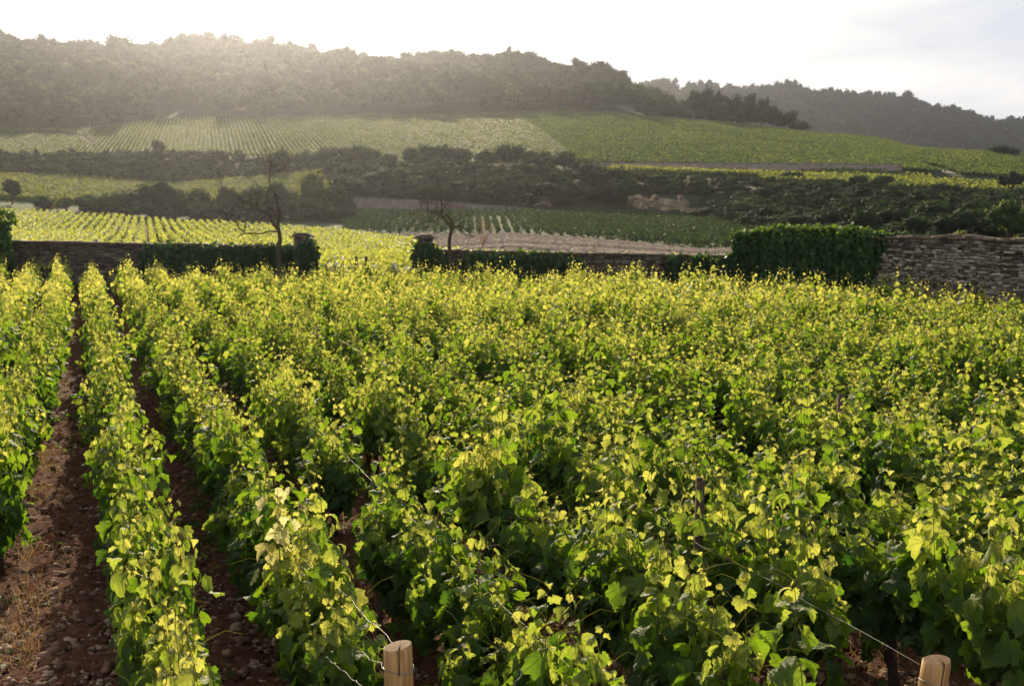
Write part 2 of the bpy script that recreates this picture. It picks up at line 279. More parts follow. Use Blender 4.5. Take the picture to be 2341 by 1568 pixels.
# ------------------------------------------------------------------ terrain
COLS = {
 -1400: [(41, 0), (80, -1), (140, -1.3), (190, .8), (205, 2.2), (270, 8.2), (275, 8.6), (292, 13.2), (300, 13.6), (385, 25), (420, 32), (650, 86), (800, 80), (1400, 70)],
 0: [(41, 0), (80, -1), (140, -1.3), (190, .8), (205, 2.2), (270, 8.2), (275, 8.6), (292, 13.0), (300, 13.4), (385, 24.5), (420, 32), (650, 80), (800, 72), (1400, 60)],
 400: [(41, 0), (80, -1), (140, -1.4), (190, -.7), (205, .5), (262, 5.9), (280, 12.6), (295, 13.0), (400, 29), (440, 36), (650, 79), (800, 70), (1400, 50)],
 800: [(41, 0), (80, -1), (130, -1.9), (165, -1.6), (200, .1), (208, 2.4), (245, 8.5), (262, 10.5), (268, 11.3), (410, 30.8), (440, 37), (650, 75), (800, 62), (1400, 60)],
 1170: [(41, 0), (75, -1), (88, -.2), (150, -.95), (205, 1.0), (207, 1.2), (245, 8), (262, 10.5), (268, 11.2), (430, 32.7), (450, 36), (640, 69), (800, 50), (1200, 70), (1400, 60)],
 1400: [(41, 0), (65, -.9), (75, -.4), (135, -1.2), (200, .1), (210, .6), (235, 6), (262, 9.5), (276, 9.8), (278, 11), (430, 33.0), (450, 36), (600, 57), (640, 56), (800, 35), (1200, 105), (1400, 95)],
 1600: [(41, 0), (55, -.7), (62, -.3), (120, -1.6), (190, -.6), (210, .2), (216, .5), (219, 4.0), (250, 7.9), (262, 8.6), (275, 9), (276.5, 9.2), (278, 10.6), (440, 31.3), (470, 33), (520, 31), (700, 15), (900, 25), (1200, 106), (1400, 95)],
 1800: [(41, 0), (55, -.8), (120, -1.0), (170, 0), (230, 6.2), (250, 7.3), (262, 8.0), (272, 8.6), (274, 10.0), (430, 27.6), (455, 27.5), (600, 10), (900, 20), (1220, 106), (1400, 95)],
 2000: [(41, 0), (60, -1), (130, 0), (150, .6), (228, 5.0), (245, 6.4), (265, 8.0), (268, 9.6), (420, 23.4), (450, 21), (600, 6), (900, 15), (1250, 102), (1400, 92)],
 2341: [(41, 0), (60, -1), (130, .2), (220, 3.2), (262, 6.5), (268, 7.5), (360, 15.9), (400, 13), (600, 3), (900, 8), (1250, 71), (1400, 65)],
 3900: [(41, 0), (60, -1), (130, .2), (220, 3.2), (262, 6.0), (268, 6.5), (360, 12), (400, 10), (600, 2), (900, 5), (1250, 30), (1400, 28)],
}
KX = np.array(sorted(COLS)); KA = (KX - CX) / FPX * math.cos(TH)
DG = np.concatenate([[40, 41], np.arange(44, 200, 4), np.arange(200, 300, 1.5), np.arange(300, 480, 5), np.arange(480, 800, 12), np.arange(800, 1500, 20)])
ZT = np.array([np.interp(DG, [d for d, z in COLS[k]], [z for d, z in COLS[k]]) for k in KX])
def terr(Xw, Yw):
    Xw = np.atleast_1d(np.asarray(Xw, float)); Yw = np.atleast_1d(np.asarray(Yw, float))
    a_ = np.clip(Xw / np.maximum(Yw, 20), KA[0], KA[-1]); D = np.clip(Yw, DG[0], DG[-1])
    i = np.clip(np.searchsorted(KA, a_) - 1, 0, len(KA) - 2); u = (a_ - KA[i]) / (KA[i + 1] - KA[i]); u = np.clip(u, 0, 1)
    j = np.clip(np.searchsorted(DG, D) - 1, 0, len(DG) - 2); v = (D - DG[j]) / (DG[j + 1] - DG[j])
    z = (ZT[i, j] * (1 - u) + ZT[i + 1, j] * u) * (1 - v) + (ZT[i, j + 1] * (1 - u) + ZT[i + 1, j + 1] * u) * v
    far = np.clip((Yw - 400) / 200, 0, 1)
    z = z + far * (3 * np.sin(Xw / 23 + Yw / 31) + 2 * np.sin(Xw / 9.3 - Yw / 17)) * (z > 15)
    return np.where(Yw <= 41, 0.0, z)
def pxof(Xw, Yw): return CX + FPX * (np.asarray(Xw) / np.asarray(Yw)) / math.cos(TH)
def hit(px, y, d0=42, d1=1400):
    D = np.arange(d0, d1, 0.5); X = A(px, y) * D; z = EYE + T(y) * D; k = np.nonzero(terr(X, D) >= z)[0]
    k = k[0] if len(k) else len(D) - 1
    return Vector((X[k], D[k], float(terr(X[k], D[k])[0])))
def fx(xs, ys): return lambda px: np.interp(px, xs, ys)
f2_near = fx([-1400, 33, 1680, 3900], [46, 43.3, 38.6, 38])
f2_far = fx([-1400, 0, 240, 800, 880, 943, 1000, 1180, 1680, 1760, 2400], [190, 190, 193, 158, 131, 103, 80, 70, 56, 50, 48])
br_far = fx([800, 1170, 1400, 1680, 2400], [165, 145, 126, 107, 90])
f4_far = fx([780, 810, 1170, 1600, 2000], [198, 200, 204, 194, 180])
f3_near = fx([-1400, 0, 400, 720], [215, 215, 214, 222]); f3_far = fx([-1400, 0, 400, 720], [270, 270, 262, 250])
f5_near = fx([-1400, 0, 400, 800, 1170, 1320, 1600, 1800, 2000, 2341, 3900], [300, 298, 296, 262, 262, 275, 280, 276, 270, 268, 268])
f5_far = fx([-1400, 0, 120, 180, 400, 800, 1170, 1400, 1600, 1760, 1860, 2000, 2341, 3900], [385, 385, 378, 375, 400, 410, 430, 432, 440, 440, 430, 420, 360, 360])
# ground sheet: near rectangle + far fan, one object
gx = np.unique(np.concatenate([np.linspace(-48, -7, 30), np.arange(-7, 11, 0.075), np.linspace(11, 48, 30)]))
gy = np.unique(np.concatenate([np.linspace(-30, 6, 20), np.arange(6, 19, 0.075), np.linspace(19, 40, 60)]))
GX, GY = np.meshgrid(gx, gy); GZ = np.zeros_like(GX)
fine = ((GX > -7) & (GX < 11) & (GY > 6) & (GY < 19))
GZ += np.where(fine, rng.normal(0, 0.024, GX.shape) + 0.02 * np.sin(GX * 7.3 + 2 * np.sin(GY * 1.7)) * np.sin(GY * 5.1), 0)
ta = np.zeros_like(GX)
acc = Acc(); ny, nx = GX.shape
idx = np.arange(ny * nx).reshape(ny, nx)
F = np.stack([idx[:-1, :-1], idx[:-1, 1:], idx[1:, 1:], idx[1:, :-1]], -1).reshape(-1, 4)
acc.add(np.stack([GX, GY, GZ], -1).reshape(-1, 3), F, ta.ravel())
AA = np.linspace(-1.2, 1.2, 420); AG, DD = np.meshgrid(AA, DG[0:]); XX = AG * DD; ZZ = terr(XX, DD).reshape(DD.shape); ZZ[DD <= 41] = 0
PX = pxof(XX, DD)
tt = np.full(DD.shape, 0.5)
tt = np.where(DD < f2_far(PX), 0.0, tt)
tt = np.where((DD >= f2_far(PX)) & (DD < br_far(PX)) & (PX > 800), 0.0, tt); bare = np.where((DD >= f2_far(PX)) & (DD < br_far(PX)) & (PX > 800) & (PX < 1790), .75, 0.0)
tt = np.where((DD >= br_far(PX)) & (DD < f4_far(PX)) & (PX > 780), 0.48, tt)
tt = np.where((DD >= f5_near(PX)) & (DD < f5_far(PX)) & (PX < 1345), 0.47, tt)
tt = np.where((DD > f5_far(PX)), 0.75, tt)
tt = np.where((DD > 206) & (DD < f5_near(PX)) & (PX > 720), 0.75, tt); tt = np.where((DD > 48) & (DD < 262) & (PX > 1790), 0.8, tt)
ny, nx = DD.shape; idx = np.arange(ny * nx).reshape(ny, nx)
F = np.stack([idx[:-1, :-1], idx[:-1, 1:], idx[1:, 1:], idx[1:, :-1]], -1).reshape(-1, 4)
acc.add(np.stack([XX, DD, ZZ], -1).reshape(-1, 3), F, tt.ravel())
gm = acc.mesh('ground', True); ba = gm.attributes.new('bare', 'FLOAT', 'POINT'); ba.data.foreach_set('value', np.concatenate([np.zeros(GX.size), bare.ravel()]).astype(np.float32))
tag(obj('ground', gm, M['ground']), 'reddish brown vineyard soil rising into grassy hillsides', 'ground', kind='structure')

# ------------------------------------------------------------------ near vines
RD = np.array([-0.342, 0.940, 0.0]); ROWROT = math.atan2(RD[1], RD[0])
def row_x(k, Y): return 0.45 + k + (175 - CX) / FPX * math.cos(TH) * Y
def make_vine(seed, kz=1.0, kn=1.0):
    global rng
    rng = np.random.default_rng(seed); r = rng
    tr = Acc()
    lean = r.uniform(-.12, .12); hh = r.uniform(.36, .5)
    pts = [(0, 0, -.05)]
    for i in range(1, 7): pts.append((lean * i / 6 * (1.2 if i % 2 else .8) + r.normal(0, .02), r.normal(0, .02), hh * i / 6))
    tube(pts, [.05, .042, .034, .036, .03, .034, .04], 7, tr)
    e = np.array(pts[-1])
    arm = [e + np.array([s_ * x, r.normal(0, .01), .05 + .03 * math.sin(x * 9)]) * 1 for s_ in (1,) for x in np.linspace(0, .5, 5)]
    tube(arm, np.linspace(.022, .010, 5), 5, tr)
    tube([e, e + np.array([-.08, 0, .05]), e + np.array([-.3, .01, .06])], [.025, .018, .01], 5, tr)
    sh = Acc(); lf = Acc()
    ns = int(r.integers(11, 15) * kn)
    P, N, Tp, Sz, Ti = [], [], [], [], []
    for i in range(ns):
        x0 = -0.5 + (i + r.uniform(.2, .8)) / ns; y0 = r.normal(0, .02)
        H = r.uniform(.92, 1.27) if r.random() < .70 else r.uniform(1.3, 1.62)
        side = r.choice([-1, 1]); bx_, by_ = r.normal(0, .13), side * abs(r.normal(0, .13))
        q = np.linspace(0, 1, 9)
        sx = x0 + bx_ * q + r.normal(0, .01, 9).cumsum() * .6; sy = y0 + by_ * np.sin(q * 2.4) + r.normal(0, .012, 9).cumsum() * .5; sz = .45 + (H - .45) * q
        if r.random() < .25: sz[-2:] -= [.03, .1]; sx[-1] += r.choice([-1, 1]) * .06
        sp = np.column_stack([sx, sy, sz]); tube(sp, np.linspace(.0052, .0016, 9), 4, sh, cap=False)
        nl = int(r.integers(17, 22) * kn)
        for j in range(nl):
            f = (j + r.uniform(0, .8)) / nl; f = f ** .93
            b = np.array([np.interp(f, q, sx), np.interp(f, q, sy), np.interp(f, q, sz)])
            ang = (math.pi / 2 if (j % 2) else -math.pi / 2) + r.normal(0, .75)
            o = np.array([math.cos(ang), math.sin(ang), 0])
            pl = r.uniform(.04, .13) * (1 - .65 * f) * (1.2 if f < .7 else 1)
            c_ = b + o * pl + np.array([0, 0, r.uniform(-.02, .03)])
            up = r.uniform(.05, 1.1); nv = o * r.uniform(.5, 1.2) + np.array([0, 0, up]) + r.normal(0, .3, 3)
            tip = o * .5 + np.array([0, 0, -1.0]) + r.normal(0, .35, 3)
            s = r.uniform(.10, .185) if f < .66 else np.interp(f, [.66, .85, 1], [.125, .07, .028]) * r.uniform(.75, 1.2)
            P.append(c_); N.append(nv); Tp.append(tip); Sz.append(s)
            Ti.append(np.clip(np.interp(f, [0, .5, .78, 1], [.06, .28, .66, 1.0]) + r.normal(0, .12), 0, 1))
            if f > .3 and r.random() < .5: tube([b, (b + c_) / 2 + [0, 0, .012], c_], [.0014, .0012, .001], 3, sh, cap=False)
        # tendrils and growing tip
        for _ in range(2):
            q2 = r.uniform(.75, 1.0); b = np.array([np.interp(q2, q, sx), np.interp(q2, q, sy), np.interp(q2, q, sz)])
            dx, dy = r.normal(0, .05), r.normal(0, .05)
            tube([b, b + [dx, dy, .05], b + [dx * 2, dy * 2, .085], b + [dx * 3.2, dy * 3.0, .07]], [.0013, .001, .0008, .0005], 3, lf, t=1.0, cap=False)
    # low suckers and outer leaves
    for j in range(36):
        ang = r.choice([-1, 1]) * math.pi / 2 + r.normal(0, .5); o = np.array([math.cos(ang), math.sin(ang), 0])
        P.append(np.array([r.uniform(-.5, .5), 0, r.uniform(.32, .95)]) + o * r.uniform(.12, .27)); N.append(o + [0, 0, r.uniform(0, .7)] + r.normal(0, .25, 3)); Tp.append(np.array([0, 0, -1.]) + r.normal(0, .3, 3)); Sz.append(r.uniform(.10, .18)); Ti.append(np.clip(r.normal(.22, .12), 0, 1))
    P, N, Tp, Sz, Ti = map(np.array, (P, N, Tp, Sz, Ti)); Sz = Sz * kz; Ti = np.clip(Ti + (.08 if kz < 1 else 0), 0, 1)  # tint lift puts the yellow of flare into the leaf colour
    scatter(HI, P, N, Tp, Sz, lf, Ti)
    return tr.mesh('vine_trunk', True), lf.mesh('vine_foliage', veins=True), sh.mesh('vine_shoots'), (P, N, Tp, Sz, Ti)
NV = 14
variants = [make_vine(100 + i, .9, 1.1) for i in range(NV)] + [make_vine(300 + i, .76, 1.22) for i in range(NV)]
rng = np.random.default_rng(11)
for v in variants:
    for me, mt in zip(v[:3], ('bark', 'vine', 'shoot')): me.materials.append(M[mt])
protos = []
ORD = 'first second third fourth fifth sixth seventh eighth ninth tenth eleventh twelfth thirteenth fourteenth fifteenth sixteenth seventeenth eighteenth nineteenth twentieth'.split()
TENS = {2: 'twenty', 3: 'thirty', 4: 'forty'}
def ordn(i):
    if i < 20: return ORD[i]
    t_, u_ = divmod(i + 1, 10)
    return {2: 'twentieth', 3: 'thirtieth', 4: 'fortieth'}[t_] if u_ == 0 else TENS[t_] + '-' + ORD[u_ - 1]
YS = {-1: 10.0, -2: 10.2, -3: 9.5, 0: 4.3, 1: 6.3, 2: 5.6, 3: 5.9, 4: 7.2, 5: 6.6}
WY = lambda x: 41.0 - (x + 15.5) * 0.2        # the wall line, Y as a function of X
sites = []
for k in range(-12, 36):
    Y = YS.get(k, 6.6 + .05 * k if k > 0 else 3.6) + .35
    while True:
        x = row_x(k, Y) + {0: -.10, -1: float(np.interp(Y, [13, 22], [-.26, -.08])), 1: -.04}.get(k, 0)
        lim = min(WY(x), 36.2 if x > 7.4 else 99, 36.4 - (x - 8.0) * .78 if x > 7.4 else 99) - 1.2
        if Y > lim: break
        if not (k >= 2 and Y > 8 and random.random() < .05): sites.append((k, x, Y))
        Y += 0.94 * random.uniform(.97, 1.03)
def inview(x, Y, z=1.2):
    px = CX + FPX * x / (Y * math.cos(TH) + (EYE - z) * math.sin(TH)); return -35 - 500 / Y < px < 2376 + 500 / Y
def topvis(x, Y):  # vertical: top of the vine under the frame's lower edge?
    return CY - FPX * math.tan(math.atan((1.4 - EYE) / Y) + TH) < 1568
vis = sorted([s_ for s_ in sites if inview(s_[1], s_[2]) and topvis(s_[1], s_[2])], key=lambda s_: s_[2])
near = set(vis[:300]); cnt = {}
far_sites = [s_ for s_ in sites if s_ not in near]
YELLOW = min(near, key=lambda s_: (s_[0] != 1) * 100 + abs(s_[2] - 7.9))
VP_ = {}
for s_ in sorted(near, key=lambda q: (q[0], q[2])):
    k, x, Y = s_; vi = random.randrange(NV) + (NV if Y > random.uniform(10.5, 13) else 0); i = cnt.get(k, 0); cnt[k] = i + 1
    if vi not in VP_:
        root = empty('grapevine'); ms = variants[vi]
        obj('trunk', ms[0], None, root); fo = obj('foliage', ms[1], None, root); obj('shoots', ms[2], None, root)
        VP_[vi] = root
    else: root = copy_tree(VP_[vi])
    root.location = (x + random.gauss(0, .03 if k < 2 else .07), Y, 0)
    sc_ = random.uniform(.80, 1.10) * (1.0 + .06 * math.sin(x * 1.3 + Y * .7)); wy = random.uniform(.95, 1.4) if k >= 6 else random.uniform(.85, 1.15) if k >= 2 else random.uniform(.9, 1.1) * float(np.interp(Y, [8, 20], [.9, 1.15] if k == 1 else [.76, .96]))
    root.rotation_euler = (0, 0, ROWROT + random.choice([0, math.pi]) + random.gauss(0, .04)); root.scale = (random.uniform(.88, 1.08), wy, sc_)
    if k >= 0: side = 'right'; kk = k
    else: side = 'left'; kk = -k - 1
    lb = f'leafy green grapevine, {ordn(i)} from the front in the {ordn(kk)} row {side} of the earth path'
    if s_ == YELLOW: lb = 'grapevine with a pale yellow withered shoot among its green leaves'; YV = root
    tag(root, lb, 'grapevine', f'grapevines of the {ordn(kk)} row {side} of the earth path')
# the rest of the field, one mass
acc = Acc(); tacc = Acc()
for (k, x, Y) in far_sites:
    if Y < 6 and (x < -4 or x > 6): pass
    P, N, Tp, Sz, Ti = variants[random.randrange(NV) + NV][3]
    lo = Y > 20 or not inview(x, Y)
    sel = rng.random(len(P)) < (.75 if lo else .9)
    if not inview(x, Y): sel = rng.random(len(P)) < .35
    ang = ROWROT + random.choice([0, math.pi]); c_, s2 = math.cos(ang), math.sin(ang); Rm = np.array([[c_, -s2, 0], [s2, c_, 0], [0, 0, 1.]])
    P2 = (P[sel] * [1.06, random.uniform(.95, 1.4) if k >= 6 else random.uniform(.85, 1.15) if k >= 1 else random.uniform(.85, 1.05), random.uniform(.82, 1.12)]) @ Rm.T + [x, Y, 0]
    scatter(LO, P2, N[sel] @ Rm.T, Tp[sel] @ Rm.T, Sz[sel] * 1.08, acc, np.clip(Ti[sel] * 1.12 + .06 + random.gauss(0, .07), 0, 1))  # raised tint: yellow flare over the farther vines put into leaf colour
    tube([(x, Y, -.05), (x + random.uniform(-.05, .05), Y, .25), (x, Y, .5)], [.045, .03, .035], 5, tacc)
vm = tag(obj('vineyard_vines', acc.mesh('vineyard_vines'), M['vine']), 'dense mass of sunlit green vines filling the field up to the stone wall', 'vines', kind='stuff')
obj('trunks', tacc.mesh('vine_trunks'), M['bark'], vm)['kind'] = 'stuff'
# yellow shoot on one vine
acc = Acc(); ya = Acc()
P, N, Tp, Sz, Ti = [], [], [], [], []
for q in np.linspace(0, 1, 34):
    b = np.array([-.05 + .05 * math.sin(q * 5), .20 + rng.normal(0, .04), .78 + q * .72]); ang = rng.uniform(0, 6.28); o = np.array([math.cos(ang), math.sin(ang), 0])
    P.append(b + o * rng.uniform(.01, .11)); N.append(o * .8 + [0, 0, rng.uniform(.2, 1)]); Tp.append(o + [0, 0, -.6]); Sz.append(rng.uniform(.05, .12)); Ti.append(rng.uniform(.45, 1) if rng.random() > .12 else .2)
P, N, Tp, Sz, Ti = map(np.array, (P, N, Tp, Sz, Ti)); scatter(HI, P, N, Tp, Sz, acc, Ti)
yl = obj('yellow_leaves', acc.mesh('yellow_leaves', veins=True), M['yellow'], YV); yl['label'] = 'pale yellow withered shoot'
YV.rotation_euler[2] = ROWROT
tube([(-.03, .12, .5), (-.04, .19, .9), (-.05, .2, 1.52)], [.006, .005, .002], 5, ya); obj('stem', ya.mesh('yellow_stem'), M['shoot'], yl)

# ------------------------------------------------------------------ end posts, stakes and wires
def end_post(loc, h, r, lean, label):
    root = empty('vineyard_post', loc); root.rotation_euler = lean
    a_ = Acc(); n = 20; zs = np.concatenate([[-.1], np.linspace(0, h - .012, 10), [h]])
    prof = [r * (1 + .02 * math.sin(z * 9)) for z in zs]; prof[-1] = r * .93
    V = []; 
    for z, rr in zip(zs, prof):
        an = np.arange(n) * 2 * math.pi / n; V.append(np.column_stack([rr * np.cos(an) * (1 + .03 * np.sin(3 * an)), rr * np.sin(an), np.full(n, z) + (0.012 * np.cos(an) if z == h else 0)]))
    F = np.array([[i * n + k, i * n + (k + 1) % n, (i + 1) * n + (k + 1) % n, (i + 1) * n + k] for i in range(len(zs) - 1) for k in range(n)])
    a_.add(np.concatenate(V), F); obj('shaft', a_.mesh('post_shaft', True), M['wood'], root)
    e_ = Acc(); top = V[-1] * [.995, .995, 1] + [0, 0, .001]; e_.add(np.vstack([top, [[0, 0, h + .006]]]), np.array([[k, (k + 1) % n, n] for k in range(n)])); obj('sawn_top', e_.mesh('post_top'), M['endgrain'], root)
    ck = Acc(); ck.add(boxv((.012, -.5 * r, h + .0035), (.0022, .5 * r, .006)), BOXF); ck.add(boxv((.012, -r * 1.0, h - .06), (.002, .004, .06)), BOXF); obj('crack', ck.mesh('crack'), M['bark'], root)
    for z0 in (h - .11, h - .34):
        an = np.linspace(0, 2 * math.pi, 25); w = Acc()
        tube(np.column_stack([(r * 1.035) * np.cos(an), (r * 1.03) * np.sin(an), z0 + .008 * np.sin(an * 2) - (.07 * np.maximum(0, -np.sin(an)) if z0 < h - .2 else 0)]), .0028, 5, w, cap=False)
        obj('wire_band', w.mesh('wire_band'), M['wire'], root)
    return tag(root, label, 'post', 'round wooden end posts')
pz = lambda px, y, z: at(px, y, (EYE - z) / -T(y))
p1 = pz(920, 1472, 1.20); p2 = pz(2148, 1497, 1.02)
end_post((p1.x, p1.y, 0), 1.20, .071, (R(1), R(-1), 0), 'round pale wooden post ending the second row right of the earth path')
end_post((p2.x - .12, p2.y, 0), 1.02, .070, (R(3), R(5), 0), 'leaning round wooden post standing among dry grass at the row end')
stakes = [(1597, 1096, 1.34, 'square dark stake rising beside the nearer clump of bright vine shoots'), (879, 905, 1.0, 'thin brown stake behind the second row of vines from the path'), (1110, 752, 1.05, 'short weathered stake top just poking out of the middle vines'),
          (948, 1008, .86, 'slim dark stake half hidden in the third vine row'), (1922, 905, 1.05, 'thin dark stake buried among the far right vines')]
for (px, y, z, lb) in stakes:
    q = pz(px, y, z); a_ = Acc(); a_.add(boxv((0, 0, z / 2), (.027, .022, z / 2), .003), BOXF); tp = Acc(); tp.add(boxv((0, 0, z + .006), (.022, .018, .008), .003), BOXF)
    o = obj('vine_stake', a_.mesh('vine_stake'), M['stake']); o.location = (q.x, q.y, 0); o.rotation_euler = (R(random.uniform(-2, 2)), R(random.uniform(-2, 2)), R(20)); tag(o, lb, 'stake', 'wooden stakes holding up the vines')
    obj('top', tp.mesh('stake_top'), M['stake'], o)
def wire(p, q, sag, label, r=.0013, kink=.004):
    P = [np.array(p) * (1 - t) + np.array(q) * t + np.array([0, 0, -sag * 4 * t * (1 - t)]) + (rng.normal(0, kink, 3) if 0 < t < 1 else 0) for t in np.linspace(0, 1, 26)]
    a_ = Acc(); tube(P, r, 5, a_, cap=False); tag(obj('trellis_wire', a_.mesh('trellis_wire', True), M['wire']), label, 'wire', 'steel trellis wires along the vine rows')
def rowp(k, Y, z): return (row_x(k, Y), Y, z)
wire((p1.x - .03, p1.y + .06, 1.16), rowp(1, 8.2, .92), .0, 'upper steel wire tied to the pale end post of the second row')
wire((p1.x - .06, p1.y + .03, 1.05), rowp(1, 8.2, .55), .02, 'lower steel wire tied to the pale end post of the second row', kink=.006)
wire((p1.x - .05, p1.y - .5, .75), rowp(1, 9, .80), 0, 'slanting guy wire passing left of the pale end post', .0018)
wire(at(745, 1500, 5.9), at(875, 1600, 5.2), .01, 'lowest loose wire above the soil left of the pale end post')
wire((p2.x - .10, p2.y, .97), rowp(4, 14, .92), .03, 'steel wire running from the leaning end post into the vines', kink=.012)
wire(rowp(5, 5.6, .98), rowp(5, 15, 1.0), .05, 'upper wire crossing the dark leaves near the right edge', kink=.012)
wire(rowp(5, 5.6, .62), rowp(5, 15, .62), .03, 'lower wire crossing above dry grass near the right edge', kink=.01)
wire(rowp(2, 4.6, .95), rowp(2, 14, .95), .02, 'wire glinting among the leaves of the third row')
wire(at(1165, 948, 12.4), at(1232, 978, 11.5), 0, 'short bright stretch of wire between two clumps of vines')
wire(at(1165, 956, 12.4), at(1232, 987, 11.5), 0, 'second bright stretch of wire just under its twin')
wire(at(775, 775, 18.6), at(835, 812, 16.5), 0, 'faint wire glinting between the vines left of centre')

# ------------------------------------------------------------------ soil stones, dry grass, weeds
def visible_ground(n, y0=7.5, y1=22):
    Y = y0 + (y1 - y0) * rng.random(n) ** 1.6; a_ = rng.uniform(-.46, .46, n); return a_ * Y, Y
ico = np.array([[0, 0, 1], [.9, 0, .3], [.28, .85, .3], [-.72, .53, .3], [-.72, -.53, .3], [.28, -.85, .3], [.7, .5, -.4], [-.3, .8, -.4], [-.85, 0, -.4], [-.3, -.8, -.4], [.7, -.5, -.4], [0, 0, -.9]], float)
icf = np.array([[0, 1, 2], [0, 2, 3], [0, 3, 4], [0, 4, 5], [0, 5, 1], [1, 6, 2], [2, 7, 3], [3, 8, 4], [4, 9, 5], [5, 10, 1], [6, 7, 2], [7, 8, 3], [8, 9, 4], [9, 10, 5], [10, 6, 1], [11, 7, 6], [11, 8, 7], [11, 9, 8], [11, 10, 9], [11, 6, 10]])
x, Y = visible_ground(30000); s = np.exp(rng.normal(math.log(.020), .5, len(x))).clip(.007, .065); acc = Acc()
for v in range(5):
    m_ = rng.integers(0, 5, len(x)) == v; q = randu(m_.sum()) * [.4, .4, .15] + [0, 0, 1]; 
    X_, Y_, Z_ = frames(q, randu(m_.sum())); tp = ico * [1, rng.uniform(.6, .9), rng.uniform(.4, .65)] + rng.normal(0, .1, ico.shape)
    inst(tp, icf, np.column_stack([x[m_], Y[m_], s[m_] * .25]), X_, Y_, Z_, s[m_], acc, rng.random(m_.sum()))
tag(obj('soil_stones', acc.mesh('soil_stones'), M['pebble']), 'small limestone stones and clods strewn over the bare soil', 'stones', kind='stuff')
def rowoff(x, Y): f = (x - row_x(0, Y)); return f - np.round(f), np.round(f)
def grass(name, pts, hgt, width, label, mat, lean=.6, tint=None, cat='grass'):
    n_ = len(pts); up = np.column_stack([rng.normal(0, lean, n_), rng.normal(0, lean, n_), np.ones(n_)]); up /= np.linalg.norm(up, axis=1)[:, None]
    X_, Y_, Z_ = frames(randu(n_), up); L = hgt * rng.uniform(.5, 1.2, n_)
    acc = Acc(); Tm = np.array([[-.5, 0, 0], [.5, 0, 0], [.3, .6, .12], [-.3, .6, .12], [0, 1, .3]]); 
    V = pts[:, None, :] + (Tm[None, :, 0:1] * X_[:, None, :] * width + (Tm[None, :, 1:2] * Y_[:, None, :] + Tm[None, :, 2:3] * Z_[:, None, :]) * L[:, None, None])
    b_ = np.arange(n_)[:, None] * 5
    acc.add(V.reshape(-1, 3), [np.hstack([b_, b_ + 1, b_ + 2, b_ + 3]), np.hstack([b_ + 3, b_ + 2, b_ + 4])], np.repeat(rng.random(n_) if tint is None else tint, 5))
    return tag(obj(name, acc.mesh(name), mat), label, cat, kind='stuff')
# dry grass: along the foot of the first row left of the path, and among the right-hand rows
Y = 5 + 22 * rng.random(12000) ** 1.1; x = row_x(-1, Y) + rng.normal(-.02, .17, len(Y)); cl = np.sin(Y * 2.1 + np.sin(Y * .9) * 2) + np.sin(Y * 5.3) * .5 + rng.normal(0, .5, len(Y)) > .1
x, Y = x[cl], Y[cl]
grass('dry_grass', np.column_stack([x, Y, np.zeros(len(x))]), .11, .005, 'tan dry grass along the left edge of the earth path', M['dry'], .55, rng.uniform(.2, 1, len(x)))
Y = 6.5 + 12 * rng.random(36000); kk = rng.integers(2, 12, len(Y)); x = row_x(kk, Y) + rng.normal(0, .30, len(Y)); cl = np.sin(Y * 1.7 + x * 2.3) + rng.normal(0, .5, len(Y)) > -.3; x, Y = x[cl], Y[cl]
grass('dry_grass', np.column_stack([x, Y, np.zeros(len(x))]), .17, .005, 'straw coloured dry grass under the vine rows on the right', M['dry'], .7, rng.uniform(.25, 1, len(x)))
P, N, Tp, Sz, Ti = [], [], [], [], []
for _ in range(190):
    Y = rng.uniform(7, 22); k = rng.integers(-3, 9); x0 = row_x(k, Y) + (rng.normal(0, .14) if rng.random() < .6 else rng.uniform(.2, .8)); w = rng.uniform(.05, .2)
    for _ in range(rng.integers(15, 60)):
        P.append((x0 + rng.normal(0, w), Y + rng.normal(0, w), abs(rng.normal(0, .06)) + .01)); N.append((rng.normal(0, .5), rng.normal(0, .5), 1)); Tp.append(rng.normal(0, 1, 3)); Sz.append(rng.uniform(.02, .06)); Ti.append(rng.uniform(.1, .5))
P, N, Tp, Sz, Ti = map(np.array, (P, N, Tp, Sz, Ti)); acc = Acc(); scatter(LO, P, N, Tp, Sz, acc, Ti)
tag(obj('weeds', acc.mesh('weeds'), M['vine']), 'low green weeds growing in clumps on the vineyard soil', 'weeds', kind='stuff')

